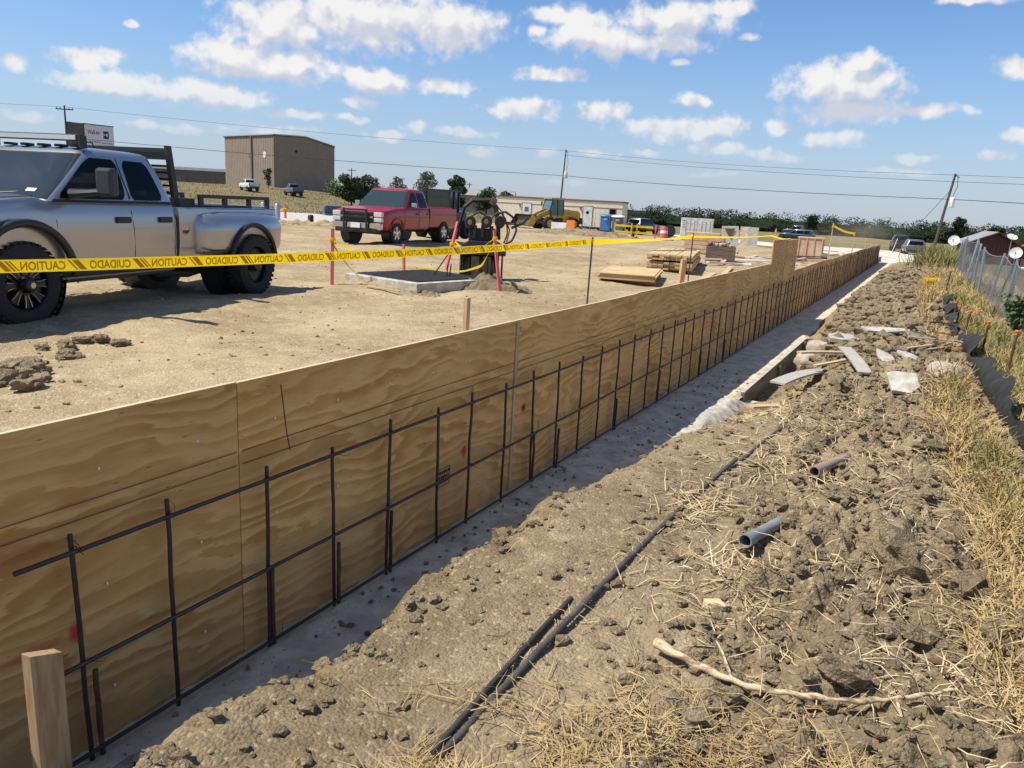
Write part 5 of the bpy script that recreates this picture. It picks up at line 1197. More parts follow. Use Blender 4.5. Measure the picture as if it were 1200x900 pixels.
def tree(x, y, h, w, label, n=1800, ls=.22, m=None, trunk_h=.25, seed=1, group='trees on the rise'):
    r = empty('tree', (x, y, gz(x, y) - .1), 0, label, 'tree', group); rs = random.Random(seed)
    cs, rd = [], []
    for k in range(24):
        t = rs.uniform(trunk_h * .7, .95); ww = w * .5 * (1 - abs(t - .5) * .9); a = rs.uniform(0, 6.28); q = ww * rs.uniform(.2, .8)
        cs.append((math.cos(a) * q, math.sin(a) * q, h * t)); s = rs.uniform(.10, .24) * w; rd.append((s, s, s * .75))
    V, F = leaves(int(n * 1.6), cs, rd, ls * .8, seed); np_obj('crown', V, F, m or M_LEAF, False, r)
    tb = MB().tube([(0, 0, -.3), (.05 * h * .1, 0, h * .3), (0, .02 * h, h * .75)], [h * .035, h * .025, h * .008], 7)
    for k in range(7): c = cs[k]; tb.tube([(0, 0, h * rs.uniform(.2, .5)), (c[0] * .6, c[1] * .6, c[2] * .85), c], [h * .014, h * .008, h * .004], 5)
    tb.build('trunk', M_BARK, r)
TREES = [(-74, 88.6, 4.3, 4.4, 'dark round tree on the rise behind the red pickup hood', 2200, .2, None), (-77.3, 96.2, 4.8, 4.2, 'dark bushy tree touching the round tree behind the red pickup', 2200, .2, None),
         (-94, 136.4, 7.0, 5.5, 'pale thin-leaved tree above the red pickup roof', 1300, .22, M_LEAF2), (-71.8, 113.2, 6.2, 4.4, 'dense dark upright tree right of the red pickup cab', 2400, .22, None),
         (-77.6, 133.2, 5.2, 6.5, 'low spreading dark tree behind the black machine', 2000, .25, None), (-70, 128, 4.6, 5.5, 'low dark tree at the left end of the site trailer', 1800, .25, None),
         (-104, 140, 5.4, 4, 'small pale tree beside the grey metal shed', 900, .22, M_LEAF2), (-141, 104, 6.2, 2.6, 'thin spindly young tree in front of the low brown shed', 420, .22, None),
         (-118, 84, 2.4, 2.2, 'small green shrub in the dry grass before the low brown shed', 700, .14, M_WEED), (-115, 113, 3.8, 2.3, 'slim young tree against the warehouse wall', 600, .16, None), (-100.5, 116, 2.4, 6.5, 'wide low bush at the foot of the warehouse side', 900, .2, M_WEED)]
for k, (x, y, h, w, lb_, n, ls, m) in enumerate(TREES): tree(x, y, h, w, lb_, n, ls, m, .3 if k not in (8, 10) else .1, seed=20 + k)
# the far woods: one mass along the horizon
g = np.random.default_rng(4); Vs, Fs, o_ = [], [], 0
base = [np.array(lump(1.0, 200 + k, 2, (1, 1, 1), .45, 2.6)[0]) for k in range(8)]; bf = np.array(lump(1.0, 200, 2, (1, 1, 1), .45, 2.6)[1])
for k in range(1500):
    a = R_(g.uniform(-66, 30)); D = g.uniform(430, 540)
    if a < R_(-22): D = g.uniform(520, 640)
    x, y = math.sin(a) * D, math.cos(a) * D; hh = g.uniform(2.6, 3.5) * (1.2 if g.random() < .06 else 1) * (1 + .15 * math.sin(a * 23) * math.sin(a * 61)); ww = g.uniform(7, 12)
    V = base[k % 8] * np.array([ww, ww * .8, hh]) + np.array([x, y, gz(x, y) + hh * .55]); Vs.append(V); Fs.append(bf + o_); o_ += len(V)
tag(np_obj('far_woods', np.concatenate(Vs), np.concatenate(Fs), M_WOODSD, False), kind='stuff', label='dark green band of woods along the far horizon', cat='woods')
lc, lr = [], []
for k in range(900):
    a = R_(g.uniform(-40, 25)); D = g.uniform(425, 470); x, y = math.sin(a) * D, math.cos(a) * D; lc.append((x, y, gz(x, y) + g.uniform(1.0, 8.5))); lr.append((4.5, 4, 2.6))
V, F = leaves(80000, lc, lr, .42, 9); tag(np_obj('far_foliage', V, F, M_WOODS, False), kind='stuff', label='ragged leaf edge of the far woods', cat='woods')
for k, (a, h, w) in enumerate(((1.3, 11.5, 13), (-7.4, 9.5, 7), (3.4, 8.5, 9))):
    D = 415; tree(math.sin(R_(a)) * D, math.cos(R_(a)) * D, h, w, ('broad tall tree standing above the far woods beyond the road vehicles', 'single taller tree in the far woods beyond the parked cars', 'rounded tree at the edge of the far woods behind the leaning pole')[k], 1600, .75, M_WOODS, .1, 60 + k, 'trees at the edge of the far woods')

# ---------------------------------------------------------------- far vehicles
far_car('pickup_truck', -101.6, 94.9, 0, R_(154), 'white pickup parked on the dry slope below the warehouse', M_WHITE, False, 'pickup truck')
far_car('parked_car', -93.6, 96.8, 0, R_(150), 'dark green pickup parked at the tail of the white one', M_GREYP, False, 'pickup truck')
far_car('parked_car', -108, 128.5, 0, R_(170), 'dark car parked against the warehouse side wall', M_BLUEV, True, 'car', 'cars by the warehouse'); far_car('parked_car', -103.5, 131.5, 0, R_(170), 'navy car parked behind the low bush by the warehouse', M_DARKV, True, 'car', 'cars by the warehouse')
far_car('pickup_truck', -43.0, 49.6, 0, R_(-40), 'black pickup at the far edge of the white slab', M_DARKV, False, 'pickup truck')
sk = empty('skid_steer', (-18.75, 28.5, lz(-18.7, 28.5)), R_(-80), 'small machine cab with green glass behind the red pickup bed', 'skid steer')
MB().box((-.2, 0, .75), (2.2, 1.2, .8)).build('body', M_BLACKM, sk, bev=.05)
cbx = MB().bb((-.45, -.52, 1.15), (.6, .52, 1.98)).build('cab', M_GREENGL, sk)
for (x_, y_) in ((-.45, -.54), (-.45, .54), (.6, -.54), (.6, .54), (.08, .54), (.08, -.54)): MB().bb((x_ - .04, y_ - .03, 1.1), (x_ + .04, y_ + .03, 2.0)).build('cab_post', M_BLACKP, cbx)
MB().bb((-.55, -.6, 1.98), (.68, .6, 2.06)).build('cab_roof', M_BLACKP, cbx)
for x_ in (-.75, .5):
    for y_ in (-.75, .75): t = MB().lathe([(.2, -.14), (.36, -.15), (.40, -.08), (.40, .08), (.36, .15), (.2, .14)], 20, close=True).build('wheel', M_TYRE, sk, smooth=35); t.location = (x_, y_, .40)
far_car('parked_car', -43.4, 73.2 - 3.5, 0, R_(60), 'dark car seen through the arch of the black machine', M_DARKV, True, 'car')
far_car('parked_car', -18.6, 118.5, 0, R_(172), 'dark blue car parked on the far road in front of another', M_BLUEV, True, 'car', z=-.95); far_car('pickup_truck', -21.6, 138.5, 0, R_(172), 'black pickup standing behind the dark blue car', M_DARKV, False, 'pickup truck', z=-.75)
far_car('moving_car', -1.85, 92.5, 0, R_(98), 'silver car seen from behind on the gravel road', M_GREYV, True, 'car', z=-.98); far_car('pickup_truck', -3.35, 101.5, 0, R_(96), 'dark pickup seen from behind on the gravel road', M_DARKV, False, 'pickup truck', z=-.90)
far_car('parked_car', -28.0, 84.5, 0, R_(80), 'dark car parked behind the portable toilets', M_DARKV, True, 'car')
# dust behind the traffic
dm = bpy.data.materials.new('dust'); dm.use_nodes = True; t_ = dm.node_tree; t_.nodes.remove(t_.nodes['Principled BSDF']); pv = t_.nodes.new('ShaderNodeVolumePrincipled'); pv.inputs['Color'].default_value = (.82, .74, .62, 1)
gg = NG(t_); tcd = t_.nodes.new('ShaderNodeTexCoord'); dd = gg.m('MULTIPLY', gg.mr(gg.vm('LENGTH', tcd.outputs['Object'], out=1), 1.0, .2), gg.mr(gg.noise(tcd.outputs['Object'], 1.6, 3, .6), .35, .75)); t_.links.new(gg.m('MULTIPLY', dd, .07), pv.inputs['Density']); t_.links.new(pv.outputs[0], t_.nodes['Material Output'].inputs['Volume'])
V, F = lump(1.0, 77, 3, (1, 1, 1), .15, 1.5); dc = MB().add(V, F).build('dust_cloud', dm, smooth=True); dc.location = (-7.0, 92.0, .7); dc.scale = (6.0, 5.0, 2.6); tag(dc, 'thin pale dust hanging over the gravel road', 'dust', kind='stuff')

# ---------------------------------------------------------------- red shed and dishes
sh = empty('red_shed', (3.35, 57.4, lz(2.85, 57.4) - .32), R_(14), 'weathered red timber shed with a low tin gable roof beyond the fence', 'shed')
w2 = 1.4
MB().prism([(-w2, 0), (w2, 0), (w2, 1.55), (.15, 2.20), (-w2, 1.55)], 0, 2.2).build('wall', M_BARN, sh)
for k in range(13): MB().bb((-w2 + .02 + k * .207, -.022, .02), (-w2 + .205 + k * .207, -.003, 1.50)).build('wall_board', M_BARN, sh)
MB().bb((-w2, -.05, 1.50), (w2, -.023, 1.60)).build('trim_board', M_BARN, sh)
MB().add([(-w2 - .25, -.3, 1.47), (.15, -.3, 2.26), (.15, 2.5, 2.26), (-w2 - .25, 2.5, 1.47), (-w2 - .25, -.3, 1.52), (.15, -.3, 2.31), (.15, 2.5, 2.31), (-w2 - .25, 2.5, 1.52)], [(0, 1, 2, 3), (4, 5, 6, 7), (0, 1, 5, 4), (2, 3, 7, 6), (0, 3, 7, 4), (1, 2, 6, 5)]).build('roof', M_TINR, sh)
MB().add([(w2 + .25, -.3, 1.45), (.15, -.3, 2.26), (.15, 2.5, 2.26), (w2 + .25, 2.5, 1.45), (w2 + .25, -.3, 1.50), (.15, -.3, 2.312), (.15, 2.5, 2.312), (w2 + .25, 2.5, 1.50)], [(0, 1, 2, 3), (4, 5, 6, 7), (0, 1, 5, 4), (2, 3, 7, 6), (0, 3, 7, 4), (1, 2, 6, 5)]).build('roof', M_BARN, sh)
MB().bb((w2, .4, 0), (w2 + .5, 1.8, .95)).build('lean_to', M_BARN, sh)
sh2 = empty('red_shed', (7.4, 69.0, lz(7.4, 69) - .4), R_(-3), 'second red timber shed with a brown roof behind the first', 'shed')
MB().prism([(-1.9, 0), (1.9, 0), (1.9, 1.6), (0, 2.4), (-1.9, 1.6)], 0, 4).build('wall', M_BARN, sh2); MB().prism([(-2.1, 1.53), (0, 2.43), (2.1, 1.53), (2.1, 1.6), (0, 2.5), (-2.1, 1.6)], -.3, 4.3).build('roof', M_CRATE, sh2)
for i, (x, y, z, r, lb_, ax) in enumerate(((1.15, 53.7, 1.28, .37, 'white satellite dish at the left eave of the red shed', (-.15, -1, .35)), (4.25, 56.3, 1.66, .36, 'white satellite dish tilted upward at the right eave of the red shed', (.25, -.55, .9)), (4.42, 54.1, .78, .40, 'white satellite dish low in front of the red shed', (-.15, -1, .3)))):
    d = empty('satellite_dish', (x, y, lz(x, y) - .1), 0, lb_, 'satellite dish', 'satellite dishes'); hz = z - lz(x, y) + .1; r *= .84
    o = MB().lathe([(0, -.07), (r * .5, -.045), (r * .85, -.005), (r, .02), (r, .035), (r * .85, .012), (r * .5, -.03), (0, -.055)], 26, axis='Z').build('reflector', M_WHITE, d, smooth=50); o.location = (0, 0, hz); o.rotation_euler = Vector(ax).to_track_quat('Z', 'Y').to_euler()
    MB().tube([(0, .12, 0), (0, .12, hz - .1), (0, .04, hz)], .03, 6).build('mast', M_GALV, d); A = Vector(ax).normalized()
    MB().tube([(0, 0, hz - r * .8), tuple(Vector((0, 0, hz - r * .3)) + A * .42), tuple(Vector((0, 0, hz - .05)) + A * .45)], .02, 5).build('feed_arm', M_GREYV, d)
pl = empty('pallet_row', (4.9, 47.0, lz(4.9, 47) - .1), R_(70), 'row of weathered grey slats lying beyond the fence', 'slats')
for k in range(12): MB().box((k * .32 - 1.8, 0, .14), (.10, .9, .03), ry=.5).build('slat', M_GALV if k % 2 else M_FORM, pl)

# ---------------------------------------------------------------- chain-link fence
FP = [(2.30, 9.5), (1.82, 12.2), (1.56, 15.0), (1.42, 17.6), (1.30, 20.2), (1.22, 22.8), (1.16, 25.2), (1.10, 27.6), (1.05, 30.2), (1.0, 33.0), (.95, 36.2)]
def fence_pt(s): k = min(int(s), len(FP) - 2); t = s - k; return FP[k][0] * (1 - t) + FP[k + 1][0] * t, FP[k][1] * (1 - t) + FP[k + 1][1] * t
FH = lambda s: 1.08 - .10 * abs(math.sin(s * math.pi)) + .12 * math.exp(-((s - 7.5) / 1.5) ** 2)
def fgz(x, y): return float(bank_smooth(np.array([x]), np.array([y]))[0])
fen = empty('chain_link_fence', (0, 0, 0), 0, 'sagging chain-link fence with leaning galvanised posts beside the dry grass', 'fence')
for k, (x, y) in enumerate(FP):
    z = fgz(x, y); lx, ly = .10 * math.sin(k * 2.1) + .06, .12 * math.sin(k * 1.3)
    MB().tube([(x, y, z - .2), (x + lx, y + ly, z + FH(k) + .08)], .034 if k in (2, 7) else .026, 8).build('post', M_GALV, fen, smooth=40)
def fpt(s, v):
    x, y = fence_pt(s); k = s; lx, ly = .10 * math.sin(k * 2.1) + .06, .12 * math.sin(k * 1.3); x += lx * v + .05 * math.sin(s * 9) * v * (1 - v) * 2
    return (x, y + ly * v, fgz(*fence_pt(s)) + .03 + FH(s) * v)
MB().tube([fpt(s, 1.0) for s in np.linspace(0, 10, 81)], .010, 5).build('top_wire', M_GALV, fen)
wm = MB(); NS = 330; NV = 9
pts = [[fpt(10 * i / NS, j / (NV)) for j in range(NV + 1)] for i in range(NS + 1)]
for i in range(NS - NV):
    for sgn in (1, -1):
        line = [pts[i + (j if sgn > 0 else NV - j)][j] for j in range(0, NV + 1, 3)]; wm.tube(line, .0019, 3, caps=False)
fm = wm.build('mesh_wire', M_GALV, fen); fm['kind'] = 'stuff'

# ---------------------------------------------------------------- silt fence
SF = [(.92, 5.2), (.86, 6.1), (.80, 6.9), (.72, 7.7), (.70, 8.4), (.63, 9.4), (.60, 10.4), (.56, 11.4), (.50, 12.6), (.455, 14.0), (.44, 16.0), (.43, 18.4), (.46, 21.5), (.50, 25), (.52, 30)]
sf = empty('silt_fence', (0, 0, 0), 0, 'slumped black fabric silt fence on stakes between the clods and the grass', 'silt fence')
P = np.array(SF); d = np.r_[0, np.cumsum(np.linalg.norm(np.diff(P, axis=0), axis=1))]; S_ = np.linspace(0, d[-1], 900); cxs = np.interp(S_, d, P[:, 0]); cys = np.interp(S_, d, P[:, 1]); rows = []
for i, s_ in enumerate(S_):
    x, y = cxs[i], cys[i]; n1 = float(fbm(np.array([s_ * 1.1]), np.array([3.3]), 210, 3)[0]); n2 = float(fbm(np.array([s_ * 4.0]), np.array([7.3]), 214, 3)[0]); H_ = max(.10, .40 + .30 * n1 - .020 * max(0, s_ - 3)); z0 = fgz(x, y) + .02; row = []
    for j in range(9):
        v = j / 8; b = math.sin(v * 3.1) * .09 * (1 + 1.6 * n1)
        row.append((x + .10 * n1 - b * .7 + .02 * n2 * v + .16 * (v ** 2) * (.3 + n1) + .006 * math.sin(s_ * 7 + v * 6), y + 0, z0 - .06 + H_ * (v - .22 * v ** 3) + .01 * n2 * v))
    rows.append(row)
fab = MB().strip(rows).build('fabric', M_FABRIC, sf, smooth=True)
for kk, (x, y, h, lean) in enumerate(((.88, 9.3, .52, .05), (.71, 10.6, .44, .05), (.60, 12.7, .36, .06), (.53, 14.2, .30, .05), (.50, 14.9, .34, .05))):
    z = fgz(x, y); r = empty('capped_stake', (x, y, z), 0, 'tallest orange-capped steel stake, next to the bare rusty stake,orange-capped stake beside the widest slump of the silt fence,orange-capped stake where the black strap curls off,short orange-capped stake of the close pair,orange-capped stake behind its pair, farthest along the silt fence'.replace('pair, far', 'pair far').split(',')[kk] if kk else 'tallest orange-capped steel stake next to the bare rusty stake', 'stake', 'orange-capped stakes')
    MB().tube([(0, 0, -.2), (lean * .6, .0, h)], .013, 7).build('rod', M_RUST, r); MB().lathe([(.015, h - .03), (.016, h - .008), (.022, h), (.022, h + .014), (0, h + .02)], 12, axis='Z', c=(lean * .6, 0, 0)).build('cap', M_ORANGE, r, smooth=40)
for (x, y, h, lb_) in ((1.02, 7.6, .42, 'bare rusty steel stake leaning behind the thick fold of silt fence'), (.44, 20.5, .55, 'bare rusty stake at the far end of the silt fence')):
    z = fgz(x, y); o = MB().tube([(0, 0, -.2), (.05, .02, h)], .016, 7).build('steel_stake', M_RUST); o.location = (x, y, z); tag(o, lb_, 'stake')
o = MB().tube([(-.36, .2, .02), (-.34, .05, .16), (-.22, 0, .18), (-.05, 0, .15), (.1, -.05, .10)], .012, 6).build('bent_strap', M_FABRIC, smooth=50); o.location = (.50, 12.6, fgz(.5, 12.6)); tag(o, 'black strap end curling off the silt fence over the grass', 'strap')
yb_ = empty('yellow_bucket', (.15, 22.6, bz(.15, 22.6) + .12), R_(25), 'yellow plastic bucket lying on its side in the grass', 'bucket'); yb_.rotation_euler = (0, R_(90), R_(25)); yb_.scale = (.75, .75, .8)
MB().lathe([(0, -.2), (.13, -.2), (.15, .2), (.16, .2), (.16, .17)], 18, axis='Z').build('pail', M_YELLOW, yb_, smooth=40)

# ---------------------------------------------------------------- litter on the dirt bank
def drape(pts, r, lift=.0, n=60):
    P = np.array(pts, float); d = np.r_[0, np.cumsum(np.linalg.norm(np.diff(P, axis=0), axis=1))]; s = np.linspace(0, d[-1], n)
    x = np.interp(s, d, P[:, 0]); y = np.interp(s, d, P[:, 1])
    for _ in range(4): x[1:-1] = (x[:-2] + 2 * x[1:-1] + x[2:]) / 4; y[1:-1] = (y[:-2] + 2 * y[1:-1] + y[2:]) / 4
    z = bank_z(x, y)
    for _ in range(6):
        zz = z.copy(); zz[1:-1] = (z[:-2] + 2 * z[1:-1] + z[2:]) / 4; z = np.maximum(zz, z - .004)
    return [(a, b, c + r * .8 + lift) for a, b, c in zip(x, y, z)]
def ground_bar(name, a, b, r, m, label, rib=0.0, bow=.0, lift=.012):
    n = int(math.hypot(b[0] - a[0], b[1] - a[1]) / .007); t = np.linspace(0, 1, n); x = a[0] + (b[0] - a[0]) * t + bow * 4 * t * (1 - t); y = a[1] + (b[1] - a[1]) * t
    z = np.polyval(np.polyfit(t, bank_z(x, y), 2), t) + lift
    rr_ = [r + rib * (1 if i % 3 == 0 else 0) for i in range(n)]
    return tag(MB().tube(list(zip(x, y, z)), rr_, 8).build(name, m, smooth=60), label, 'rebar', 'loose steel bars on the bank')
M_BARG = mat('dusty_rebar', (.075, .07, .066), .65, .3, (.17, .145, .11), 11, amt=(.4, .8))
ground_bar('steel_bar', (-1.075, 1.70), (-.925, 5.05), .0125, M_BARG, 'long ribbed steel bar lying on the dirt bank beside the footing', .002, -.02)
ground_bar('steel_bar', (-.915, 5.15), (-.81, 6.40), .011, M_BARG, 'half-buried steel bar continuing the line of the long one', .0015, .0, .004)
ground_bar('steel_bar', (-1.095, 1.70), (-1.125, 2.80), .0105, M_HOSE, 'short smooth dark bar lying close against the long ribbed bar', 0, .0, .014)
def pvc(name, a, b, r, label, m=M_PVC):
    a = Vector((a[0], a[1], 0)); b = Vector((b[0], b[1], 0)); L = (b - a).length; c = (a + b) / 2; z = max(bz(*a.xy), bz(*b.xy), bz(*c.xy)) * .5 + bz(*c.xy) * .5
    o = MB().lathe([(r, 0), (r * 1.0, L * .8), (r * 1.14, L * .83), (r * 1.14, L), (r * .95, L), (r * .92, L * .5), (r * .88, 0)], 20, axis='X', close=True).build(name, m, smooth=35)
    o.location = (a.x, a.y, z + r * .8); o.rotation_euler = (0, R_(-4), math.atan2(b.y - a.y, b.x - a.x)); return tag(o, label, 'pipe')
pvc('pipe_offcut', (-.47, 4.04), (-.57, 3.59), .030, 'grey plastic pipe offcut with an open end facing the wall, lying on clods'); pvc('pipe_offcut', (-.29, 5.62), (-.43, 4.99), .030, 'brown-stained grey pipe offcut further along the dirt bank', mat('stained_pipe', (.26, .21, .17), .6, 0, (.36, .24, .17), 6))
def flat_z(P, k=.5):
    z = np.array([p[2] for p in P]); f = np.polyval(np.polyfit(np.arange(len(z)), z, 3), np.arange(len(z))); return [(p[0], p[1], a + .012) for p, a in zip(P, f)]
br = drape([(-.69, 2.61), (-.56, 2.57), (-.44, 2.545), (-.32, 2.54), (-.16, 2.60), (0, 2.66), (.16, 2.78), (.32, 2.91)], .016, .012, 44); br = flat_z(br)
bo = MB().tube([(x, y, z + .004 * math.sin(i * 1.7)) for i, (x, y, z) in enumerate(br)], [(.020 if i < 3 else .015) - .0002 * i + .002 * math.sin(i * .9) for i in range(44)], 9).build('dry_branch', M_BRANCH, smooth=60); tag(bo, 'pale peeled dry branch lying across the clods', 'branch')
MB().tube([br[12], (br[12][0] - .06, br[12][1] + .08, br[12][2] + .05), (br[12][0] - .10, br[12][1] + .16, br[12][2] + .04)], [.008, .005, .003], 5).build('twig', M_BRANCH, bo)
MB().tube([br[34], (br[34][0] + .02, br[34][1] - .10, br[34][2] + .0), (br[34][0] - .01, br[34][1] - .2, br[34][2] - .02)], [.006, .004, .002], 5).build('twig', M_BRANCH, bo)
# broken boards and concrete pieces
def slab_piece(name, x, y, L, w, th, rz, label, m, seed, tilt=(0, 0), cat='debris', group=None, lift=.03):
    rs = random.Random(seed); n = 6; poly = []
    for i in range(n):
        a = 2 * math.pi * (i + rs.uniform(-.25, .25)) / n + .6; cx_, sy_ = math.cos(a), math.sin(a); k = 1 / max(abs(cx_), abs(sy_)); poly.append((cx_ * k * L / 2 * rs.uniform(.75, 1.0), sy_ * k * w / 2 * rs.uniform(.84, 1.0)))
    o = MB().prism(poly, -th / 2, th / 2, axis='Z').build(name, m, bev=.004); o.location = (x, y, bz(x, y) + lift); o.rotation_euler = (tilt[0], tilt[1], rz); return tag(o, label, cat, group)
M_OSB = mat('wet_board', (.42, .385, .32), .9, 0, (.36, .34, .30), 10, bump=.3)
def plank(x, y, L, w, rz, label, m, tilt=0.0, bend=0.0, lift=.04, th=.02):
    rows_t, rows_b = [], []
    ring = []
    for i in range(9):
        t = i / 8 - .5; zc = bend * (1 - 4 * t * t); ring.append([(t * L, -w / 2, zc - th / 2), (t * L, w / 2, zc - th / 2), (t * L, w / 2, zc + th / 2), (t * L, -w / 2, zc + th / 2)])
    o = MB().loft(ring).build('broken_board', m); o.location = (x, y, bz(x, y) + lift); o.rotation_euler = (0, tilt, rz); return tag(o, label, 'board')
plank(-.96, 8.75, 1.6, .16, R_(76), 'long grey plank sagging over the clods beside the dug hole', M_OSB, .05, .05, .10)
plank(-.55, 9.1, 1.0, .14, R_(108), 'pale short plank standing off the clods between the stones', M_OSB, -.10, .02, .10)
plank(-1.10, 7.55, .7, .09, R_(62), 'narrow pale plank end lying by the concrete spill', M_STUD, .08, .0, .05)
plank(-.80, 9.9, 1.2, .08, R_(52), 'thin tan board lying across the clods', M_STUD, .06, .02, .09)
plank(-.72, 9.2, .8, .05, R_(60), 'thin splintered lath lying beside the long grey plank', M_STUD, -.06, .0, .07)
slab_piece('broken_slab', -.02, 8.0, 0.30, 0.37, .035, R_(20), 'flat white broken slab tilted up on the clods', M_CONCW, 5, (R_(24), R_(-4)), lift=.10)
slab_piece('broken_slab', -.26, 9.9, 0.22, 0.61, .03, R_(28), 'long pale broken slab lying below the splintered laths', M_CONCW, 8, (R_(14), R_(8)), lift=.08)
slab_piece('broken_slab', -.02, 9.6, 0.24, 0.36, .03, R_(50), 'small pale slab beside the long broken slab', M_CONCW, 9, (R_(10), R_(6)), lift=.07)
slab_piece('broken_slab', -.38, 12.0, 0.68, 0.27, .03, R_(28), 'flat white board piece lying far along the clods', M_CONCW, 12, (R_(9), 0), lift=.08)
slab_piece('broken_slab', -.86, 11.4, 0.45, 0.37, .06, R_(10), 'flat grey stone slab near the form brace', M_OSB, 14, (R_(8), 0), lift=.08)
slab_piece('broken_slab', -.60, 11.9, 0.58, 0.22, .03, R_(8), 'tan board scrap lying behind the grey stone slab', M_STUD, 15, (R_(6), 0), lift=.07)
for k, (dx, a, L) in enumerate(((0, 40, .7), (.05, 55, .8), (.1, 25, .65), (.14, 62, .6), (-.04, 48, .5))):
    o = MB().box((0, 0, 0), (L, .035, .016)).build('splintered_lath', M_STUD if k % 2 else M_CONCW); x, y = .12 + dx, 10.4 + .1 * k; o.location = (x, y, bz(x, y) + .10 + .02 * k); o.rotation_euler = (0, R_(-8 + 5 * k), R_(a)); tag(o, 'pale splintered lath in a loose bunch on the grass edge', 'lath', 'splintered laths')
rb = empty('rebar_offcuts', (-.12, 11.5, bz(-.12, 11.5) + .05), 0, 'crossed rusty rebar offcuts lying by the white board piece', 'rebar')
for (a, b) in (((-.2, .3, .12), (.3, -.25, .0)), ((-.05, .35, .1), (.25, -.1, .14)), ((0, .2, .16), (.12, -.4, .0))): MB().cyl(a, b, .012, n=6).build('rod', M_RUST, rb)
V, F = lump(.20, 501, 3, (1, .9, .9), .3); o = MB().add(V, F).build('limestone_block', M_STONE, smooth=45); o.location = (-1.28, 12.6, .02); tag(o, 'upper pale rock lying in the dug hole by the form', 'rock')
V, F = lump(.17, 502, 3, (1.2, .9, .8), .3); o = MB().add(V, F).build('limestone_block', M_STONE, smooth=45); o.location = (-1.36, 11.9, -.05); tag(o, 'lower pale rock lying against the form board', 'rock')
V, F = lump(.22, 503, 3, (.8, 1.3, .5), .3); o = MB().add(V, F).build('limestone_block', M_STONE, smooth=45); o.location = (.30, 8.9, bz(.3, 8.9) + .10); tag(o, 'smooth pinkish boulder half buried in grass by the silt fence', 'rock')
# clods: the big ones singly, the crumbs as one mass
LM = [lump(1.0, 300 + k, 3, (1, random.uniform(.7, 1), random.uniform(.55, .8)), .50, 3.4) for k in range(9)]
bigm = [MB().add(*L).mesh('dirt_clod', M_CLOD, 25) for L in LM]
BIG = [(-.04, 2.80, .10), (.02, 2.44, .09), (.42, 2.95, .12), (.50, 3.35, .11), (.38, 3.75, .16), (.10, 3.95, .17), (-.12, 3.55, .10), (.33, 4.5, .15), (.10, 5.0, .18), (.45, 5.3, .13), (-.25, 4.5, .09), (-.2, 6.2, .15), (.12, 6.6, .14), (-.45, 7.2, .13), (-.15, 7.4, .12),
       (.35, 2.6, .09), (.25, 2.35, .08), (.5, 2.5, .10), (-.3, 3.0, .07), (.2, 3.3, .10), (-1.75, 1.95, .08), (-1.72, 2.02, .06), (-1.82, 1.85, .07), (-1.62, 2.05, .05), (-1.70, 3.3, .10), (-.35, 8.4, .16), (-.6, 8.0, .12), (.0, 5.8, .11), (.25, 5.9, .12), (-.5, 5.9, .09), (-.1, 9.0, .15), (-.65, 10.8, .14), (-.3, 10.6, .16)]
for k, (x, y, r) in enumerate(BIG):
    r *= .72 + .16 * math.sin(k * 2.7)
    o = bpy.data.objects.new('dirt_clod', bigm[k % 9]); COL.objects.link(o); o.location = (x, y, bz(x, y) + r * .14); o.scale = (r * random.uniform(.9, 1.25), r * random.uniform(.8, 1.1), r * random.uniform(.8, 1.05)); o.rotation_euler = (random.uniform(-.4, .4), random.uniform(-.4, .4), random.uniform(0, 6.28))
    tag(o, 'large dry grey-brown clod lying on the rough dirt bank', 'clod', 'large clods on the bank')
for k in range(24):      # by the silver pickup's front wheel
    cx_, cy_, r0 = ((-7.05, 4.5, .12), (-6.2, 3.5, .14), (-6.9, 4.15, .10), (-5.9, 3.0, .10))[k % 4]
    r = r0 * random.uniform(.35, 1.0); x = cx_ + random.uniform(-.35, .35); y = cy_ + random.uniform(-.35, .35)
    o = bpy.data.objects.new('dirt_clod', bigm[k % 9]); COL.objects.link(o); o.location = (x, y, yz(x, y) + r * .35); o.scale = (r * 1.2, r, r * .8); o.rotation_euler = (0, 0, random.uniform(0, 6.28)); tag(o, 'dark clod in a cluster near the front wheel of the silver pickup', 'clod', 'clods by the silver pickup')
def scatter_lumps(name, pts, rs, m, label, seed, sub=1, sink=.3):
    g = np.random.default_rng(seed); pool = [np.array(lump(1.0, 700 + k, sub, (1, .85, .7), .55, 3.4)[0]) for k in range(10)]; f = np.array(lump(1.0, 700, sub)[1]); nV = len(pool[0]); Vs, Fs = [], []
    for i, (p, r) in enumerate(zip(pts, rs)):
        a = g.uniform(0, 6.28); c, s = math.cos(a), math.sin(a); q = pool[i % 10] * np.array([r * g.uniform(.7, 1.3), r * g.uniform(.7, 1.3), r * g.uniform(.7, 1.1)])
        Vs.append(np.stack([q[:, 0] * c - q[:, 1] * s + p[0], q[:, 0] * s + q[:, 1] * c + p[1], q[:, 2] + p[2] + r * sink], 1)); Fs.append(f + i * nV)
    return tag(np_obj(name, np.concatenate(Vs), np.concatenate(Fs), m, False), label, 'clods', kind='stuff')
g = np.random.default_rng(12)
x = g.uniform(-2.0, 1.0, 13000); y = .9 + 10.5 * g.random(13000) ** 1.7; keep = g.random(13000) < (.07 + .93 * rough_amt(x, y)) * sst(-2.0, -1.7, x); x, y = x[keep], y[keep]
r = .005 + .026 * g.random(len(x)) ** 3 + .003 * y * g.random(len(x)) ** 2
scatter_lumps('clod_crumbs', np.stack([x, y, bank_z(x, y)], 1), r, M_CLOD, 'crumbs of dry soil strewn over the dirt bank', 13, 2)
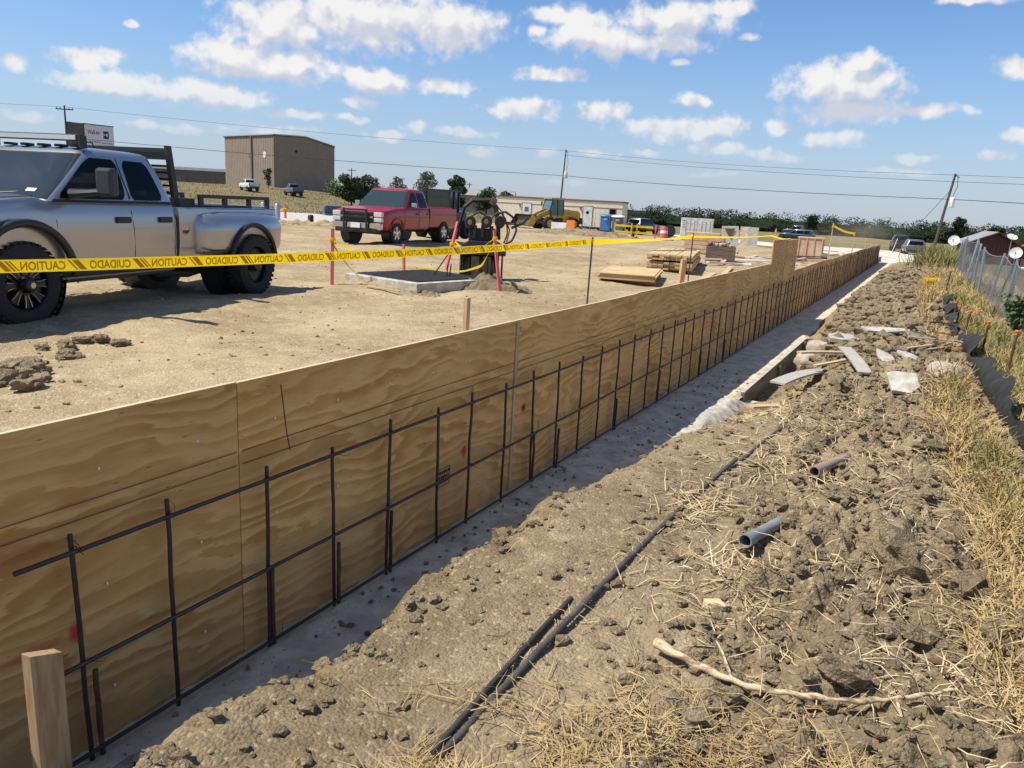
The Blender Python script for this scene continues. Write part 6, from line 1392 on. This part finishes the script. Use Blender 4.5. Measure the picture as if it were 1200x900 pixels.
x = g.uniform(-1.4, .6, 2500); y = g.uniform(10, 34, 2500); scatter_lumps('far_clod_crumbs', np.stack([x, y, bank_z(x, y)], 1), .03 + .09 * g.random(2500) ** 2, M_CLOD, 'broken clods along the far dirt bank', 14, 1)
x = -3.2 - 16 * g.random(2800) ** 1.5; y = 2.2 + 20 * g.random(2800) ** 1.4; scatter_lumps('yard_stones', np.stack([x, y, yard_z(x, y)], 1), .006 + .022 * g.random(2800) ** 3, M_YARD, 'small stones and crumbs over the dirt yard', 15, 1)
x = g.uniform(-2.3, -1.7, 1300); y = 1.2 + 9 * g.random(1300) ** 1.5; scatter_lumps('footing_crumbs', np.stack([x, y, x * 0], 1), .003 + .018 * g.random(1300) ** 5, M_BANK, 'crumbs of soil fallen on the footing', 16, 1)
# straw and grass: flat ribbons with a bend
def blades(name, X, Y, Z, L, wd, elev, m, label, seed, cat='straw', curl=.5):
    g = np.random.default_rng(seed); n = len(X); a = g.uniform(0, 6.28, n); e = elev
    d0 = np.stack([np.cos(a) * np.cos(e), np.sin(a) * np.cos(e), np.sin(e)], 1); e2 = e - curl * g.uniform(-.2, 1.0, n); a2 = a + g.normal(0, .5, n)
    d1 = np.stack([np.cos(a2) * np.cos(e2), np.sin(a2) * np.cos(e2), np.sin(e2)], 1); sd_ = np.stack([-np.sin(a), np.cos(a), np.zeros(n)], 1) + g.normal(0, .35, (n, 3)); sd_ /= np.linalg.norm(sd_, axis=1)[:, None]
    p0 = np.stack([X, Y, Z], 1); p1 = p0 + d0 * (L * .5)[:, None]; p2 = p1 + d1 * (L * .5)[:, None]; w = (wd * .5)[:, None] if hasattr(wd, '__len__') else wd * .5
    V = np.stack([p0 - sd_ * w, p0 + sd_ * w, p1 - sd_ * w * .9, p1 + sd_ * w * .9, p2 - sd_ * w * .3, p2 + sd_ * w * .3], 1).reshape(-1, 3); i = np.arange(n)[:, None] * 6
    return tag(np_obj(name, V, np.concatenate([i + np.array([[0, 1, 3, 2]]), i + np.array([[2, 3, 5, 4]])]), m, True), label, cat, kind='stuff')
def patch(n, cs, g):
    k = g.integers(0, len(cs), n); c = np.array(cs)[k]; return c[:, 0] + g.normal(0, 1, n) * c[:, 2], c[:, 1] + g.normal(0, 1, n) * c[:, 3]
g = np.random.default_rng(31)
X, Y = patch(4300, [(-1.0, 1.62, .14, .10), (-.75, 1.75, .2, .12), (-.45, 1.98, .2, .14), (-.30, 2.12, .18, .12), (-.12, 2.2, .16, .12), (-.85, 1.62, .2, .12), (-.6, 1.8, .3, .2), (-.4, 2.2, .4, .3)], g)
kp = fbm(X * 5, Y * 5, 290, 3) > -.18; X, Y = X[kp], Y[kp]
blades('straw_heap', X, Y, bank_z(X, Y) + .004 + .02 * g.random(len(X)), g.uniform(.04, .17, len(X)), .0034, g.uniform(-.1, .35, len(X)), M_STRAW, 'golden straw strewn in the foreground dirt', 32, curl=.3)
n = 2300; X = g.uniform(-1.2, .9, n); Y = 1.3 + 9.5 * g.random(n) ** 1.6; kp = (fbm(X * 1.6, Y * 1.3, 300, 3) > -.05); X, Y = X[kp], Y[kp]
blades('scattered_straw', X, Y, bank_z(X, Y) + .006, g.uniform(.03, .16, len(X)), .0030 + .0005 * Y, g.uniform(-.12, .3, len(X)), M_STRAW2, 'loose straw scattered over the dirt bank', 33, curl=.35)
X, Y = patch(3000, [(.52, 4.4, .10, .25), (.5, 3.6, .09, .2), (.55, 3.0, .08, .2), (.56, 4.9, .12, .3), (-.92, 4.1, .12, .14), (-.55, 3.3, .16, .2), (-.7, 5.2, .2, .3), (-.5, 6.3, .25, .4), (-1.2, 6.8, .25, .4), (-.9, 6.9, .3, .4), (.1, 3.6, .2, .2), (.2, 2.9, .2, .2), (-.3, 4.8, .3, .3), (.0, 5.5, .2, .3), (-.2, 7.0, .3, .5)], g)
blades('straw_tufts', X, Y, bank_z(X, Y) + .008, g.uniform(.05, .2, len(X)), .0030 + .0006 * Y, g.uniform(-.1, .5, len(X)), M_STRAW2, 'small tangles of pale straw caught in the clods', 34, curl=.5)
def edge_x(y): return np.interp(y, [0, 2.7, 3.3, 4.4, 5.5, 7.6, 9, 12, 16, 22, 34, 46], [.62, .52, .44, .48, .36, .18, .26, .22, .05, -.05, -.1, -.2])
sfx = lambda Y: np.interp(Y, [p[1] for p in SF], [p[0] for p in SF])
n = 36000; Y = 2.2 + 20 * g.random(n) ** 1.35; X = edge_x(Y) + g.exponential(.42, n) + g.normal(0, .06, n); ok = X < 2.6; X, Y = X[ok], Y[ok]; ok = (fbm(X * 1.2, Y * .9, 310, 3) > -.12) & ((np.abs(X - sfx(Y) + .05) > .11) | (Y < 5.2)); X, Y = X[ok], Y[ok]
blades('dry_grass', X, Y, bank_z(X, Y), g.uniform(.06, .25, len(X)), .0030 + .0006 * Y, g.uniform(.0, 1.1, len(X)), M_STRAW, 'dry golden grass along the right side of the bank', 35, 'grass', .9)
n = 19000; Y = 3.6 + 24 * g.random(n) ** 1.2; X = edge_x(Y) + .12 + g.exponential(.55, n); ok = (X < 2.8) & (fbm(X * .8, Y * .5, 320, 3) > .0) & (np.abs(X - sfx(Y) + .05) > .17); X, Y = X[ok], Y[ok]
blades('green_grass', X, Y, bank_z(X, Y), g.uniform(.08, .26, len(X)), .004 + .0007 * Y, g.uniform(.5, 1.45, len(X)), M_GRASS, 'yellow-green grass round the silt fence', 36, 'grass', .8)
n = 8000; Y = g.uniform(18, 46, n); X = edge_x(Y) + g.exponential(.6, n); ok = X < 2.6; X, Y = X[ok], Y[ok]
blades('far_bank_grass', X, Y, bank_z(X, Y), g.uniform(.1, .34, len(X)), .014, g.uniform(.2, 1.3, len(X)), M_STRAW, 'dry grass on the far end of the bank', 37, 'grass', .7)
X, Y = patch(1800, [(.35, 38, .5, 1.2), (.2, 35, .3, 1), (.8, 40, .4, 1)], g); blades('tall_green_grass', X, Y, bank_z(X, Y), g.uniform(.4, 1.0, len(X)), .03, g.uniform(.8, 1.5, len(X)), M_GRASS, 'tall green grass clump at the far end of the bank', 38, 'grass', .5)
n = 15000; a = np.radians(g.uniform(-62, -30, n)); D = g.uniform(58, 170, n); X, Y = np.sin(a) * D, np.cos(a) * D; ok = ~((X > -47) & (Y < 82)); X, Y = X[ok], Y[ok]
blades('field_grass', X, Y, ground_z(X, Y), g.uniform(.12, .36, len(X)), .07, g.uniform(.5, 1.5, len(X)), mat('field_straw', (.28, .22, .115), .9, 0, (.19, .17, .08), .06, amt=(.4, .6)), 'dry grass on the slope below the warehouse', 39, 'grass', .7)
# single weeds by the fence
def weed(x, y, h, w, n, label, seed, ls=.03, m=None, z=None):
    r = empty('weed_plant', (x, y, fgz(x, y) if z is None else z), 0, label, 'weed', 'weeds by the fence'); rs = random.Random(seed); sm_ = MB(); cs, rd = [], []
    for k in range(12):
        a = rs.uniform(0, 6.28); q = w * rs.uniform(.1, .5); t = rs.uniform(.55, 1.0); tip = (math.cos(a) * q, math.sin(a) * q, h * t); sm_.tube([(0, 0, 0), (tip[0] * .4, tip[1] * .4, h * t * .5), tip], [.006, .004, .002], 4)
        for f in (.45, .7, .95): cs.append((tip[0] * f, tip[1] * f, tip[2] * f)); rd.append((w * .10, w * .10, h * .10))
    sm_.build('stems', M_BARK, r); V, F = leaves(n, cs, rd, ls, seed); np_obj('leaves', V, F, m or M_WEED, False, r)
weed(1.55, 11.8, .95, .7, 1600, 'tall grey-green weed against the chain-link fence', 71); weed(1.75, 10.4, .70, .7, 1500, 'bushy green weed at the foot of the fence nearest the stakes', 72); weed(1.40, 14.4, .70, .6, 1000, 'small green weed beside the thick fence post', 73, .035); weed(1.95, 9.5, .55, .6, 1000, 'low green weed in front of the fence wire', 74)
dw = empty('dead_weed', (1.12, 8.6, fgz(1.12, 8.6)), 0, 'bare brown dead weed stalks behind the silt fence', 'weed'); s_ = MB()
for k in range(9): a = k * .7; s_.tube([(0, 0, 0), (.06 * math.cos(a), .06 * math.sin(a), .25), (.22 * math.cos(a), .22 * math.sin(a), .45 + .03 * k)], [.006, .004, .002], 4)
s_.build('stalks', M_RUST, dw)
# roots curling on the footing, twigs beside it
for i, (pts, lb_) in enumerate(([[(-1.93, 3.05, .02), (-1.90, 3.0, .09), (-1.84, 3.02, .10), (-1.80, 3.1, .03)], 'pale curled root arching over the footing edge'], [[(-1.78, 3.35, .05), (-1.77, 3.38, .14), (-1.75, 3.42, .17)], 'thin pale root standing up beside the curled one'], [[(-2.02, 4.72, .02), (-1.85, 4.85, .03), (-1.72, 4.95, .03)], 'straight pale twig lying on the footing'], [[(-2.0, 4.6, .02), (-1.8, 4.66, .025)], 'short pale twig lying beside the straight one'])):
    tag(MB().tube(pts, .006, 5).build('pale_root', M_STRAW2, smooth=60), lb_, 'root')
V, F = lump(.045, 610, 2, (1.3, .7, .6)); o = MB().add(V, F).build('wood_chunk', M_BRANCH); o.location = (-.57, 3.05, bz(-.57, 3.05) + .02); tag(o, 'pale wood chunk lying on the dirt between branch and pipe', 'wood chunk')
o = MB().tube([(0, 0, .01), (.12, .03, .025), (.26, .04, .012)], [.004, .016, .003], 6).build('bark_strip', M_RUST); o.location = (.17, 3.15, bz(.2, 3.15) + .03); tag(o, 'dark brown bark strip lying among the clods', 'bark')
